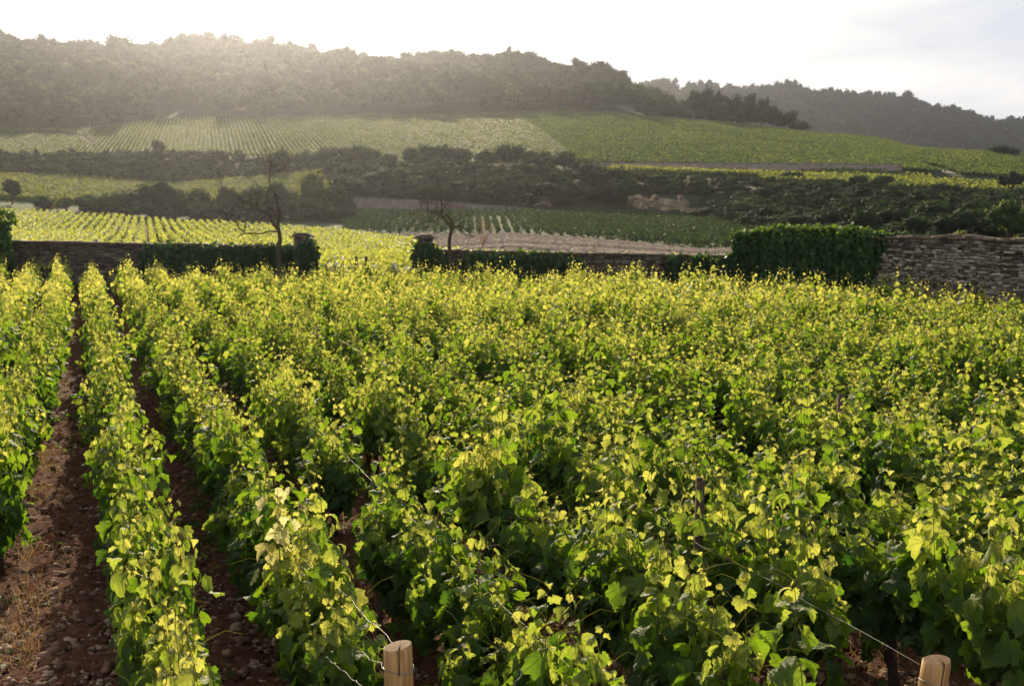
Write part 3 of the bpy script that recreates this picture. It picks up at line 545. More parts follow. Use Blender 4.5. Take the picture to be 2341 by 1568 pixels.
# ------------------------------------------------------------------ walls
def stone_wall(p0, p1, h0, h1, th, label, course=.12, length=.30, name='stone_wall', mossy=.0, wav=.02, rough=1.0):
    h0 -= .045; h1 -= .045
    p0, p1 = np.array(p0, float), np.array(p1, float); L = np.linalg.norm(p1 - p0); u = (p1 - p0) / L; w = np.array([u[1], -u[0]])   # w points to the camera side
    def W3(a_, b_, z): return np.array([*(p0 + u * a_ + w * b_), z])
    root = empty(name, (p0[0], p0[1], 0)); O = np.array([p0[0], p0[1], 0])
    st = Acc(); z = 0; hm = max(h0, h1)
    while z < hm:
        ch = course * rng.uniform(.55, 1.6); a_ = rng.uniform(-length, 0)
        while a_ < L:
            ln = length * rng.uniform(.45, 1.7); m_ = min(a_ + ln, L); b0 = max(a_, 0)
            top = h0 + (h1 - h0) * (b0 + m_) / 2 / L + wav * math.sin(b0 * 1.3) + wav * .6 * math.sin(b0 * 3.1)
            zt = min(z + ch, top)
            if m_ - b0 > .04 and zt - z > .03:
                pr = rng.uniform(-.03, .035); j = .014
                v = boxv((0, 0, 0), (1, 1, 1)); q = np.array([(W3((b0 + .006) if a0 < 0 else (m_ - .006), (pr if b1 > 0 else -.12), (z + .006) if c1 < 0 else (zt - .006))) for a0, b1, c1 in v]) + rng.uniform(-j, j, (8, 3))
                q[:, 2] += (.022 * math.sin(b0 * 1.1 + 1) + .012 * math.sin(b0 * 3.7)) * min(1, z * 2) * (1 if zt < top - .01 else 0)
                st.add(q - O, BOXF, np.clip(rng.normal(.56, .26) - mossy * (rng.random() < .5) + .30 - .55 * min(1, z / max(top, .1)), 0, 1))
            a_ += ln
        z += ch
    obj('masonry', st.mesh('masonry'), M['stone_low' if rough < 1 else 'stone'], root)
    co_ = Acc(); n_ = max(2, int(L / .5)); us = np.linspace(0, L, n_); hs = h0 + (h1 - h0) * us / L + wav * np.sin(us * 1.3) + wav * .6 * np.sin(us * 3.1) - .02
    V = []
    for a_, h in zip(us, hs): V += [W3(a_, -.02, -.2), W3(a_, -.02, h), W3(a_, -th, h), W3(a_, -th, -.2)]
    V = np.array(V) - O; F = [[i * 4 + k, i * 4 + k + 1, i * 4 + k + 5, i * 4 + k + 4] for i in range(n_ - 1) for k in range(3)] + [[0, 3, 2, 1], [(n_ - 1) * 4 + k for k in range(4)]]
    co_.add(V, np.array(F)); obj('core', co_.mesh('wall_core'), M['joint'], root)
    cp = Acc(); a_ = 0
    while a_ < L:
        ln = rng.uniform(.2, .45); m_ = min(a_ + ln, L); t_ = h0 + (h1 - h0) * a_ / L + wav * math.sin(a_ * 1.3) + wav * .6 * math.sin(a_ * 3.1); hh = .055 + rng.uniform(-.045, .045) * rough
        q = np.array([W3((a_ + .004) if s1 < 0 else (m_ - .004), .035 if s2 > 0 else -th - .03, t_ - .012 if s3 < 0 else t_ + hh) for s1, s2, s3 in boxv((0, 0, 0), (1, 1, 1))]) + rng.uniform(-.012, .012, (8, 3))
        cp.add(q - O, BOXF, .3); a_ += ln
    obj('coping', cp.mesh('coping'), M['capstone'], root)
    return tag(root, label, 'wall')
def xy(px, y, D): v = at(px, y, D); return (v.x, v.y)
def hz(y, D): return EYE + T(y) * D
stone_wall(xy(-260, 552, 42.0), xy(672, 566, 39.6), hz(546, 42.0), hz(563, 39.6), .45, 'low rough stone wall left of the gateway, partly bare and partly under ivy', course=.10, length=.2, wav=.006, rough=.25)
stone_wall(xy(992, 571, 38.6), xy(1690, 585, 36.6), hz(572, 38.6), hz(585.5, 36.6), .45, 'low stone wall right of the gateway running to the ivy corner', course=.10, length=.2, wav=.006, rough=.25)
stone_wall(xy(1682, 560, 36.6), xy(1752, 560, 35.6), hz(538, 36.6), hz(536, 35.6), .5, 'short high stone wall end at the corner, hidden under ivy')
stone_wall(xy(1752, 560, 35.55), xy(2640, 560, 25.6), hz(536, 35.55), hz(552, 25.6), .5, 'high bare dry stone wall with dark stained top at the right', course=.062, length=.15, wav=.022)
def pillar(px, ytop, D, label):
    v = at(px, ytop, D); zt = v.z; root = empty('gate_pillar', (v.x, D, 0)); wd = .24
    st = Acc(); z = 0
    while z < zt - .14:
        ch = min(rng.uniform(.12, .2), zt - .14 - z)
        for s_ in (-1, 1): st.add(boxv((s_ * wd / 2, 0, z + ch / 2), (wd / 2 - .004, wd + rng.uniform(-.008, .008), ch / 2 - .004), .006), BOXF, np.clip(rng.normal(.42, .15), 0, 1))
        z += ch + .002
    obj('shaft', st.mesh('pillar_shaft'), M['stone'], root)
    cp = Acc()
    for (w_, z0, h_) in ((.36, zt - .135, .05), (.27, zt - .083, .045), (.19, zt - .036, .04)): cp.add(boxv((0, 0, z0 + h_ / 2), (w_, w_, h_ / 2), .012), BOXF, .3)
    obj('cap', cp.mesh('pillar_cap'), M['capstone'], root)
    return tag(root, label, 'pillar', 'stone gate pillars with stepped caps')
PL = pillar(690, 533, 39.45, 'stone gate pillar with stepped cap beside the taller bare tree, ivy on its right')
PR = pillar(972, 536, 38.9, 'stone gate pillar with stepped cap left of the smaller bare tree, ivy all round')

# ------------------------------------------------------------------ ivy
def ivy(poly, label, n, depth=.22, size=.10, back=None, tops=0, cat='ivy', tb=.35, bulge=None):
    """poly: list of (px, ytop, ybottom, D) along the wall; leaves hang in front of it"""
    poly = np.array(poly, float); cum = np.concatenate([[0], np.cumsum(np.abs(np.diff(poly[:, 0])) + 1e-3)]); tot = cum[-1]
    w = np.interp(rng.random(n) * tot, cum, np.arange(len(poly))); i = np.clip(w.astype(int), 0, len(poly) - 2); f = w - i
    q = poly[i] * (1 - f)[:, None] + poly[i + 1] * f[:, None]; v = rng.random(n) ** .85
    yt = q[:, 1] + 2.2 * np.sin(q[:, 0] * .21) + 2.0 * np.sin(q[:, 0] * .47 + 1) + 1.2 * np.sin(q[:, 0] * 1.1); D = q[:, 3]
    Tt = np.tan(np.arctan((CY - yt) / FPX) - TH); ztop = EYE + Tt * D; Tb = np.tan(np.arctan((CY - q[:, 2]) / FPX) - TH); zb = np.maximum(EYE + Tb * D, .02)
    z = ztop - (ztop - zb) * v + rng.normal(0, .04, n); X = (q[:, 0] + rng.normal(0, 3.5, n) * (.4 + .6 * np.sin(z * 4 + q[:, 0] * .2)) - CX) / FPX * math.cos(TH) * D
    clump = .5 + .5 * np.sin(q[:, 0] * .33 + 1.5 * np.sin(z * 2.2)) 
    off = rng.random(n) * depth * (.45 + .55 * clump)
    off = off + depth * .9 * (.5 + .5 * np.sin(q[:, 0] * .36 + 1.2 * np.sin(z * 1.3 + q[:, 0] * .05))) * (.5 + .5 * np.sin(z * 3.1 + q[:, 0] * .5)) ** .5
    P = np.column_stack([X, D - off, z]); over = v < .10
    P[over, 1] += rng.random(over.sum()) * .5; P[over, 2] += rng.random(over.sum()) * .10
    N = np.column_stack([rng.normal(0, .8, n), -np.ones(n), rng.uniform(-.2, 1.3, n)]); N[over] = np.column_stack([rng.normal(0, .5, over.sum()), rng.normal(0, .6, over.sum()), np.ones(over.sum())])
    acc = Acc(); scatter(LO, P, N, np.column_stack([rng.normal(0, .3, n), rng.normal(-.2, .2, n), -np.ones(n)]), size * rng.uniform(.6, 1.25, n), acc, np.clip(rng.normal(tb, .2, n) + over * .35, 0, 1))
    if tops:
        m_ = tops; k = rng.random(m_) * (len(poly) - 1); i = k.astype(int); f = k - i; q = poly[i] * (1 - f)[:, None] + poly[i + 1] * f[:, None]
        D = q[:, 3]; X = (q[:, 0] - CX) / FPX * math.cos(TH) * D; z = EYE + np.tan(np.arctan((CY - q[:, 1]) / FPX) - TH) * D + np.abs(rng.normal(0, .05, m_)) + .22 * np.clip(np.sin(q[:, 0] * .13) * np.sin(q[:, 0] * .31 + 1) - .25, 0, 1) * rng.random(m_)
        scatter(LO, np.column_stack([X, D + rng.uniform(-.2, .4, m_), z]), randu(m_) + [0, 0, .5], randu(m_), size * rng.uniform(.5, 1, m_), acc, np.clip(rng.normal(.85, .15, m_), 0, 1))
    st = Acc(); X0 = poly[len(poly) // 2]; D0 = X0[3] - .03
    for dx in np.linspace(-.4, .4, 4) if len(poly) > 2 else (0,):
        x0 = (X0[0] - CX) / FPX * D0 + dx; tube([(x0, D0 - .02, 0), (x0 + .05, D0 - .02, .5), (x0 - .04, D0 - .02, 1.2)], [.03, .022, .012], 5, st)
    root = empty('ivy', (0, 0, 0)); obj('leaves', acc.mesh('ivy_leaves'), M['ivy'], root); obj('stem', st.mesh('ivy_stems'), M['tree_bark'], root)
    return tag(root, label, cat)
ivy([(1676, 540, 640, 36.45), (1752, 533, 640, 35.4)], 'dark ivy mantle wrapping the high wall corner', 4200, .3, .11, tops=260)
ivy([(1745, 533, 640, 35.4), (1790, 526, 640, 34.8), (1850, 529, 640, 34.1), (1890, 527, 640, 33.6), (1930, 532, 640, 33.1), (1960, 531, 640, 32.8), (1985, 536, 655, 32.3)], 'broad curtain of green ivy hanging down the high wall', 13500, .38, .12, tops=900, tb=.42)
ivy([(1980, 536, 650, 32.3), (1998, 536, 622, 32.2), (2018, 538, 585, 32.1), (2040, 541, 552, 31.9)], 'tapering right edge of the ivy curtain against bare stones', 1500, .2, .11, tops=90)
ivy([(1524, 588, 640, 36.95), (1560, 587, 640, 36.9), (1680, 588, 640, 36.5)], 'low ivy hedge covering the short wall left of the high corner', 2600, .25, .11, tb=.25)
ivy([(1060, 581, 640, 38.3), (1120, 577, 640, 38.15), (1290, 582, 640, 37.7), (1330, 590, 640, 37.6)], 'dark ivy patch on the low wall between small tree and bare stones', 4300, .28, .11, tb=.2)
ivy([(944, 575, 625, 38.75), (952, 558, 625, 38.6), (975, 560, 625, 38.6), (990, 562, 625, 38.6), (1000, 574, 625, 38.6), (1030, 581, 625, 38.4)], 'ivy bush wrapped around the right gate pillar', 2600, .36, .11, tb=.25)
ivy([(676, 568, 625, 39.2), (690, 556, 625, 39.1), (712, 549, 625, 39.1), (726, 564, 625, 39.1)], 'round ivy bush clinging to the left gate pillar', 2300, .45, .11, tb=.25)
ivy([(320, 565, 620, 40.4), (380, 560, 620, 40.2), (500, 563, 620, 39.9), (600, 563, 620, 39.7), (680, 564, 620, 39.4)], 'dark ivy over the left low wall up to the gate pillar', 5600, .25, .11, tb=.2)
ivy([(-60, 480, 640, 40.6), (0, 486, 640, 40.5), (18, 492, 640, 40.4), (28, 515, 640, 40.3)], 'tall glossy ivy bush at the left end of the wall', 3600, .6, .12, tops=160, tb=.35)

# ------------------------------------------------------------------ bare trees
def bare_tree(name, branches, conv, D0, label, seed):
    r = np.random.default_rng(seed); st = Acc(); br = Acc(); tw = Acc()
    for bi, b in enumerate(branches):
        P = []; dd = 0; slope = r.uniform(-.35, .35) if bi else 0
        for i, (cx_, cy_, rr) in enumerate(b):
            px, y, sc_ = conv(cx_, cy_)
            if i: dd += slope * math.hypot(cx_ - b[i - 1][0], cy_ - b[i - 1][1]) * sc_ / FPX * D0
            q = at(px, y, D0 + dd); P.append((q.x, q.y, q.z))
        rad = [rr * conv(0, 0)[2] / FPX * D0 * 1.3 for (_, _, rr) in b]
        # resample smoothly with slight kinks
        P = np.array(P); t0 = np.arange(len(P)); t1 = np.linspace(0, len(P) - 1, (len(P) - 1) * 3 + 1)
        Q = np.column_stack([np.interp(t1, t0, P[:, k]) for k in range(3)]); Q[1:-1] = (Q[:-2] + Q[1:-1] * 2 + Q[2:]) / 4; Q[1:-1] += r.normal(0, .004, Q[1:-1].shape)
        rd = np.maximum(np.interp(t1, t0, rad), .009)
        if bi == 0: Q[0][2] = min(Q[0][2], -.1)
        tube(Q, rd, 7, st if bi == 0 else br)
        if bi == 0: tube([(Q[0][0], Q[0][1], -.1), (Q[0][0], Q[0][1], .1), tuple(Q[0] + [0, 0, .15])], [rd[0] * 1.5, rd[0] * 1.1, rd[0]], 7, st)
        start = 5 if bi == 0 else 0
        for i in range(start * 3, len(Q)):
            if r.random() < (.5 if rd[i] < .03 else .15):
                d = r.normal(0, 1, 3) * [1, .6, 1] + [0, 0, .8]; d /= np.linalg.norm(d); ln = r.uniform(.12, .45); m_ = Q[i] + d * ln * .5 + r.normal(0, .03, 3); e_ = Q[i] + d * ln + r.normal(0, .05, 3) + [0, 0, .05]
                tube([Q[i], m_, e_], [.006, .004, .002], 4, br, cap=False)
                for _ in range(2):
                    d2 = d + r.normal(0, .7, 3); d2 /= np.linalg.norm(d2); tube([m_, m_ + d2 * ln * .5], [.003, .0015], 3, br, cap=False)
    root = empty(name, (0, 0, 0)); obj('trunk', st.mesh('trunk', True), M['tree_bark'], root); obj('branches', br.mesh('branches', True), M['tree_bark'], root); 
    return tag(root, label, 'bare tree')
c1 = lambda x, y: ((780 + x / 2.8) * .6002, (520 + y / 2.8) * .6002, .6002 / 2.8)
c2 = lambda x, y: ((1450 + x / 3.902) * .6002, (650 + y / 3.902) * .6002, .6002 / 3.902)
bare_tree('bare_tree', [
 [(788, 1500, 21), (790, 1370, 20), (792, 1260, 19), (785, 1180, 22), (806, 1100, 17), (800, 1040, 16), (782, 990, 15), (785, 920, 13), (790, 870, 12), (803, 830, 13), (780, 740, 9), (762, 670, 8), (740, 600, 7), (700, 545, 6), (688, 500, 6), (692, 420, 5), (700, 340, 5), (703, 270, 4), (685, 230, 3), (650, 180, 2), (640, 120, 1)],
 [(785, 985, 12), (730, 940, 13), (705, 880, 10), (680, 840, 10), (620, 800, 8), (555, 765, 9), (490, 725, 7), (430, 695, 7), (380, 655, 6), (340, 625, 6), (270, 600, 5), (200, 565, 4), (175, 520, 3), (160, 450, 2), (135, 370, 1.5)],
 [(775, 1018, 7), (700, 1012, 6), (640, 1025, 6), (570, 1040, 6), (500, 1032, 6), (430, 1032, 6), (380, 1050, 4), (345, 1080, 2)],
 [(430, 1030, 5), (370, 990, 4), (345, 930, 3), (310, 880, 2), (290, 830, 1)], [(415, 1015, 4), (435, 960, 5), (435, 910, 4), (465, 860, 2), (485, 810, 1)], [(350, 960, 3), (370, 900, 2), (360, 830, 1)],
 [(430, 697, 6), (375, 700, 5), (330, 720, 4), (280, 775, 4), (230, 830, 4), (225, 880, 3), (240, 905, 2)], [(225, 830, 3), (170, 780, 3), (130, 725, 2), (125, 650, 1)],
 [(540, 775, 7), (470, 772, 5), (390, 770, 5), (330, 780, 3), (280, 810, 2), (255, 860, 1)],
 [(555, 755, 7), (555, 700, 6), (555, 660, 5), (580, 610, 4), (595, 560, 3), (570, 520, 2), (530, 470, 1)], [(560, 720, 5), (600, 700, 3), (650, 715, 3), (680, 750, 2)],
 [(680, 838, 6), (678, 760, 5), (675, 700, 5), (662, 630, 5), (665, 575, 4), (690, 540, 2)], [(690, 835, 5), (720, 828, 5), (785, 832, 5)], [(775, 820, 4), (735, 790, 4), (705, 750, 2), (695, 690, 1)],
 [(692, 390, 4), (740, 400, 2), (800, 360, 3), (845, 325, 3), (880, 300, 2), (930, 260, 1)], [(845, 320, 2), (830, 250, 1.5), (840, 180, 1)], [(695, 370, 3), (650, 330, 2), (625, 270, 1.5), (620, 220, 1)], [(703, 270, 3), (740, 230, 2), (770, 190, 1)], [(695, 350, 2), (750, 320, 1.5), (780, 300, 1)],
], c1, 38.6, 'taller leafless tree with long left-reaching boughs before the left low wall', 3)
bare_tree('bare_tree', [
 [(1055, 1640, 27), (1050, 1480, 26), (1045, 1330, 24), (1030, 1200, 24), (1018, 1120, 20), (1025, 1000, 20), (1045, 900, 21), (1060, 860, 22), (1030, 820, 18), (1000, 780, 18), (960, 730, 14), (910, 675, 14), (890, 655, 12), (905, 610, 9), (915, 520, 8), (895, 440, 8), (880, 390, 8), (840, 345, 6), (780, 310, 4), (765, 260, 3), (755, 190, 2)],
 [(1060, 850, 18), (1060, 790, 14), (1040, 720, 13), (1000, 680, 10), (960, 665, 9), (920, 690, 8)], [(985, 660, 7), (1020, 620, 4), (1060, 610, 2)],
 [(890, 665, 9), (830, 645, 8), (770, 625, 6), (720, 600, 6), (700, 530, 6), (660, 450, 5), (625, 380, 4), (600, 310, 2)], [(720, 605, 5), (660, 580, 5), (600, 575, 4), (560, 590, 3), (500, 620, 2)], [(600, 575, 4), (600, 510, 4), (575, 440, 3), (560, 400, 1.5)],
 [(890, 672, 8), (845, 695, 7), (820, 745, 7), (760, 755, 6), (680, 760, 5), (610, 785, 4), (545, 810, 3), (480, 820, 1.5)], [(770, 628, 4), (690, 640, 3), (600, 660, 2), (500, 655, 2), (420, 630, 1)], [(700, 640, 2), (715, 700, 2), (730, 745, 2)],
 [(860, 660, 3), (830, 610, 3), (830, 560, 3), (850, 500, 1)], [(950, 560, 4), (985, 500, 5), (1020, 430, 5), (1060, 370, 5), (1095, 300, 4), (1140, 250, 3), (1200, 210, 2)], [(905, 600, 5), (950, 560, 4), (950, 480, 4), (960, 400, 3), (985, 330, 2), (970, 270, 1)],
 [(885, 380, 4), (870, 300, 3), (885, 230, 1)], [(1065, 870, 10), (1090, 845, 9), (1130, 825, 8), (1180, 835, 8), (1230, 860, 7), (1290, 890, 5), (1330, 935, 5), (1345, 985, 4), (1400, 990, 2)],
 [(1180, 850, 5), (1230, 920, 5), (1280, 970, 5), (1300, 1010, 3), (1340, 990, 3)], [(1230, 860, 5), (1300, 865, 4), (1370, 870, 3), (1450, 865, 2)], [(1170, 820, 3), (1180, 740, 3), (1160, 640, 3), (1140, 580, 2)], [(1190, 790, 3), (1240, 730, 2), (1300, 685, 2), (1350, 660, 1)],
 [(1020, 1215, 7), (960, 1205, 6), (900, 1185, 5), (830, 1160, 4)],
], c2, 37.6, 'smaller crooked leafless tree before the low wall right of the gateway', 5)

# ------------------------------------------------------------------ far vineyards (rows as masses)
def vine_field(name, label, nearf, farf, pxr, tanv, spacing, height, width, step, quads, qsize, xr, yr, tb, strip=True, gap=None, quadtpl=QD, zoff=0.0, mat='hill_vine'):
    d = np.array([tanv, 1.0]); d /= np.linalg.norm(d); pp = np.array([d[1], -d[0]])
    cs = np.array([[x_, y_] for x_ in xr for y_ in yr]); u0, u1 = (cs @ pp).min(), (cs @ pp).max(); v0, v1 = (cs @ d).min(), (cs @ d).max()
    us = np.arange(u0, u1, spacing); vs = np.arange(v0, v1, step); U, V_ = np.meshgrid(us, vs, indexing='ij'); U = U + .04 * np.sin(V_ * .9 + U)
    Xw = U * pp[0] + V_ * d[0]; Yw = U * pp[1] + V_ * d[1]; ok = Yw > 30; px = pxof(Xw, np.maximum(Yw, 1))
    ok &= (Yw > nearf(px)) & (Yw < farf(px)) & (px > pxr[0]) & (px < pxr[1])
    if gap is not None: ok &= ~gap(Xw, Yw, px)
    Z = terr(Xw.ravel(), Yw.ravel()).reshape(Xw.shape)
    acc = Acc(); h = height * (1 + .10 * rng.normal(size=Xw.shape))
    if strip:
        prof = [(-.30, 0.25), (-.5, .62), (-.1, .93), (.22, .88), (.5, .60), (.30, .25)]; K = len(prof); idx = -np.ones(Xw.shape, int); kv = np.nonzero(ok.ravel())[0]; idx.ravel()[kv] = np.arange(len(kv))
        V = []; 
        for a_, b_ in prof:
            aj = a_ * width * (1 + rng.normal(0, .25, len(kv))); bj = b_ * h.ravel()[kv] * (1 + rng.normal(0, .06, len(kv)))
            V.append(np.column_stack([Xw.ravel()[kv] + pp[0] * aj, Yw.ravel()[kv] + pp[1] * aj, Z.ravel()[kv] + bj + zoff]))
        V = np.stack(V, 1); i0 = idx[:, :-1].ravel(); i1 = idx[:, 1:].ravel(); m_ = (i0 >= 0) & (i1 >= 0); i0, i1 = i0[m_], i1[m_]
        F = np.concatenate([np.column_stack([i0 * K + k, i1 * K + k, i1 * K + k + 1, i0 * K + k + 1]) for k in range(K - 1)])
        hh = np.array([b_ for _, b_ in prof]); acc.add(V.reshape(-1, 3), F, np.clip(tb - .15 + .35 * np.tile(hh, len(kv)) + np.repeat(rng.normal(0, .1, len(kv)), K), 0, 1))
    kv = np.nonzero(ok.ravel())[0]; dens = quads * step * (quads_falloff(Yw.ravel()[kv]) if name == 'vineyard_beyond_wall' else 1.0); cnt_ = rng.poisson(dens, len(kv)) if np.ndim(dens) else rng.poisson(dens, len(kv))
    ii = np.repeat(kv, cnt_); n_ = len(ii); a_ = rng.uniform(-.5, .5, n_) * step; b_ = rng.normal(0, .30, n_) * width; zz = rng.beta(2.2, 1.1, n_) * 1.12
    P = np.column_stack([Xw.ravel()[ii] + d[0] * a_ + pp[0] * b_, Yw.ravel()[ii] + d[1] * a_ + pp[1] * b_, Z.ravel()[ii] + zz * height + zoff])
    sz = qsize * rng.uniform(.6, 1.3, n_) * (1 if name != 'vineyard_beyond_wall' else np.interp(P[:, 1], [42, 190], [.85, 1.5]))
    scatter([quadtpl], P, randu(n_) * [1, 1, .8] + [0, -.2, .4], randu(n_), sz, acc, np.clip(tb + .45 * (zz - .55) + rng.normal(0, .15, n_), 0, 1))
    print(name, len(kv), n_)
    return tag(obj(name, acc.mesh(name), M[mat]), label, 'vineyard', kind='stuff')
def quads_falloff(Y): return np.interp(Y, [42, 60, 100, 190], [1.6, 1.0, .5, .32])
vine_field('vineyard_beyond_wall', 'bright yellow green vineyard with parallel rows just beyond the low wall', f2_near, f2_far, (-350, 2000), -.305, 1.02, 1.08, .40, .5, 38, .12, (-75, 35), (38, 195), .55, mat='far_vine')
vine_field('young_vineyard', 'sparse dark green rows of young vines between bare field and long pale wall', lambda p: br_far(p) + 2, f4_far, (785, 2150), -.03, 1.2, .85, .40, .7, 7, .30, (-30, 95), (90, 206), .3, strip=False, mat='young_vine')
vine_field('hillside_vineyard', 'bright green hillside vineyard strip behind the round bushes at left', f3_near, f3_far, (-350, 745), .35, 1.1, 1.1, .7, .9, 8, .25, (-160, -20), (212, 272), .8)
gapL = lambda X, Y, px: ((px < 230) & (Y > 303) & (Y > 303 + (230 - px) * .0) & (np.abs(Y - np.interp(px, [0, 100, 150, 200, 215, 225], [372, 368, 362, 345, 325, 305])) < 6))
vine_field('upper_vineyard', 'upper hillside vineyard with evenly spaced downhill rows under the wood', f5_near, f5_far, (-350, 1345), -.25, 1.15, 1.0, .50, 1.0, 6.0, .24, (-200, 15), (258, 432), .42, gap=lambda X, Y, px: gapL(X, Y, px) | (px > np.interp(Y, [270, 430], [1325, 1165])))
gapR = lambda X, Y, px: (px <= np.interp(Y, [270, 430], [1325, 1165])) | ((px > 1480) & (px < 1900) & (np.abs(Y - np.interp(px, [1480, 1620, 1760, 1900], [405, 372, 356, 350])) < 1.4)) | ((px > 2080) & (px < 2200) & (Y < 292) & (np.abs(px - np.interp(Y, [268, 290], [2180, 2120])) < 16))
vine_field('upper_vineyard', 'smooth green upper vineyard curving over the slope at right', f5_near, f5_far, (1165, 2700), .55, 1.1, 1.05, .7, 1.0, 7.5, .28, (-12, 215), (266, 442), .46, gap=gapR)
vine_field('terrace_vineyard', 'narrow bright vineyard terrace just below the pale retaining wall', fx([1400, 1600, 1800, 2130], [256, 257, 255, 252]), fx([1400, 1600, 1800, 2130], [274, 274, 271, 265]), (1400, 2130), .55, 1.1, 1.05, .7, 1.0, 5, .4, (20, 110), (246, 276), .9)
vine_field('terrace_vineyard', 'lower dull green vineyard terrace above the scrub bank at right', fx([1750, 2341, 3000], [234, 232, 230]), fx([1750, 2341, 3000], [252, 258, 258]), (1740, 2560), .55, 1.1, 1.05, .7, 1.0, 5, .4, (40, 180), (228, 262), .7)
# ploughed field: furrow ridges of tan clods + dry stubs
acc = Acc(); n_ = 60000; Y = 52 + 112 * rng.random(n_) ** .8; px = rng.uniform(795, 1760, n_); ok = (Y > f2_far(px) + .5) & (Y < br_far(px)); px, Y = px[ok], Y[ok]; X = (px - CX) / FPX * math.cos(TH) * Y
row = np.round((Y + X * .35) / 1.3) * 1.3 - X * .35; Y2 = row + rng.normal(0, .14, len(row)); Z = terr(X, Y2)
inst(ico * [1.6, .8, .7], icf, np.column_stack([X, Y2, Z + .04]), *frames(np.tile([0, 0, 1.], (len(X), 1)) + randu(len(X)) * .2, np.tile([0., 1, 0], (len(X), 1)) + randu(len(X)) * .4), rng.uniform(.08, .30, len(X)), acc, np.clip(np.random.default_rng(3).random(400)[(np.round((row + X * .35) / 1.3).astype(int)) % 400] + rng.normal(0, .15, len(X)), 0, 1))
M['clod'] = solid('tan_clod', [(0.15, (0.11, 0.08, 0.06)), (0.5, (0.27, 0.20, 0.15)), (0.95, (0.52, 0.41, 0.31))], 1.5, 0.95, 0.4, 0.05, tint=True)
tag(obj('ploughed_clods', acc.mesh('ploughed_clods'), M['clod']), 'tan clods in furrow lines of the bare field beyond the wall', 'clods', kind='stuff')

# ------------------------------------------------------------------ trees and bushes
def sph(n, lumps, r):
    """n points in the shell of an ellipsoid (r = radii), lumpy"""
    d = randu(n); return d
def crown_mesh(rx, ry, rz, lobes, nq, qs, tb, seed, low=.0):
    global rng
    rng = np.random.default_rng(seed); acc = Acc(); L = []
    for i in range(lobes):
        d = randu(1)[0]; f = rng.uniform(.35, .72); c_ = d * np.array([rx, ry, rz]) * f; 
        if c_[2] < -rz * .55: c_[2] *= -.5
        L.append((c_, np.array([rx, ry, rz]) * rng.uniform(.34, .55)))
    L.append((np.zeros(3), np.array([rx, ry, rz]) * .62))
    for c_, r_ in L:
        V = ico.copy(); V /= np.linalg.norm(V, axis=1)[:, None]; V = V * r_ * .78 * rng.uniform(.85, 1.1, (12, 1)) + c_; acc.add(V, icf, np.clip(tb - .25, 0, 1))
        k = int(nq * (r_.prod() ** .667) / sum(q.prod() ** .667 for _, q in L)) + 3
        d = randu(k); d[:, 2] = np.where(d[:, 2] < -.5, -d[:, 2], d[:, 2]); P = c_ + d * r_ * rng.uniform(.72, 1.14, (k, 1))
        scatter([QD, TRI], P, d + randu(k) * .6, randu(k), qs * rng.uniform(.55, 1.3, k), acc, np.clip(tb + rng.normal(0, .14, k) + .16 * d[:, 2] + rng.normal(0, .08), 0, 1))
    return acc
def tree(px, ytop, wpx, ybase, D, name, label, group=None, tb=.4, nq=520, trunk=True, cat='tree', seed=None, qs=None, zb=None):
    seed = seed or int(px * 7 + D); X = A(px, ybase) * D; z0 = float(terr(X, D)[0]) if zb is None else zb; zt = EYE + T(ytop) * D
    w = wpx / FPX * D / 2; H = max(zt - z0, 1.2); 
    th_ = (min(H * .25, 1.6) if cat != 'ridge' else H * .02) if trunk else .0
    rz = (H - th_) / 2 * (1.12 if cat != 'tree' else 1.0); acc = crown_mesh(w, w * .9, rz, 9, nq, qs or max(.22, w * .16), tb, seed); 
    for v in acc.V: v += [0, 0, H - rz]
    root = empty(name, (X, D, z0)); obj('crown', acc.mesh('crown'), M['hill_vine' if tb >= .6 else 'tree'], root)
    t_ = Acc(); rr = max(.08, w * .07); tube([(0, 0, -.4), (rng.normal(0, .1), 0, th_ * .6), (rng.normal(0, .2), 0, th_ + rz * .5), (rng.normal(0, .3), 0, th_ + rz * 1.1)], [rr * 1.3, rr, rr * .8, rr * .4], 6, t_)
    for _ in range(4): d = randu(1)[0]; tube([(0, 0, th_ * .9), (d[0] * w * .3, d[1] * w * .3, th_ + rz * .6), (d[0] * w * .6, d[1] * w * .6, th_ + rz * (1 + .3 * d[2]))], [rr * .6, rr * .4, rr * .15], 5, t_)
    obj('trunk', t_.mesh('trunk'), M['tree_bark'], root)
    return tag(root, label, 'tree' if cat == 'ridge' else cat, group)
# bushes at the foot of the hillside vineyard
BG = 'round bushes between the two hillside vineyards'
for (px, yt, w, lb, tb) in [
    (212, 441, 75, 'low dark bush at the left end of the bush line below the hillside vineyard', .35), (282, 424, 84, 'dark bush just left of the big domed bush', .3), (345, 406, 100, 'big domed bush standing tallest in the left bush line', .35),
    (402, 430, 66, 'low bush just right of the big domed bush', .35), (458, 424, 76, 'mid-sized bush left of the tall bare tree boughs', .35), (520, 424, 80, 'bush behind the left boughs of the taller bare tree', .38),
    (580, 422, 80, 'bush straight behind the taller bare tree', .38), (645, 404, 96, 'rounded tall bush just right of the taller bare tree trunk', .45), (716, 393, 118, 'tallest rounded bush with light top right of the taller bare tree', .8), (772, 424, 84, 'bush sloping down at the right end of the bush line', .5)]:
    tree(px, yt, w * 1.12, 506, 203 + (px % 3), 'bush', lb, BG, tb, 900, False, 'bush', qs=.34)
tree(28, 408, 54, 455, 209, 'bush', 'single round bush at the far left in the bright strip', None, .35, 600, True, 'bush')
tree(100, 447, 60, 478, 204, 'bush', 'small low bush beside the orange mound at the far left', None, .4, 500, False, 'bush')
tree(152, 446, 55, 480, 203, 'bush', 'loose light green shrub left of the bush line', None, .7, 500, False, 'bush')
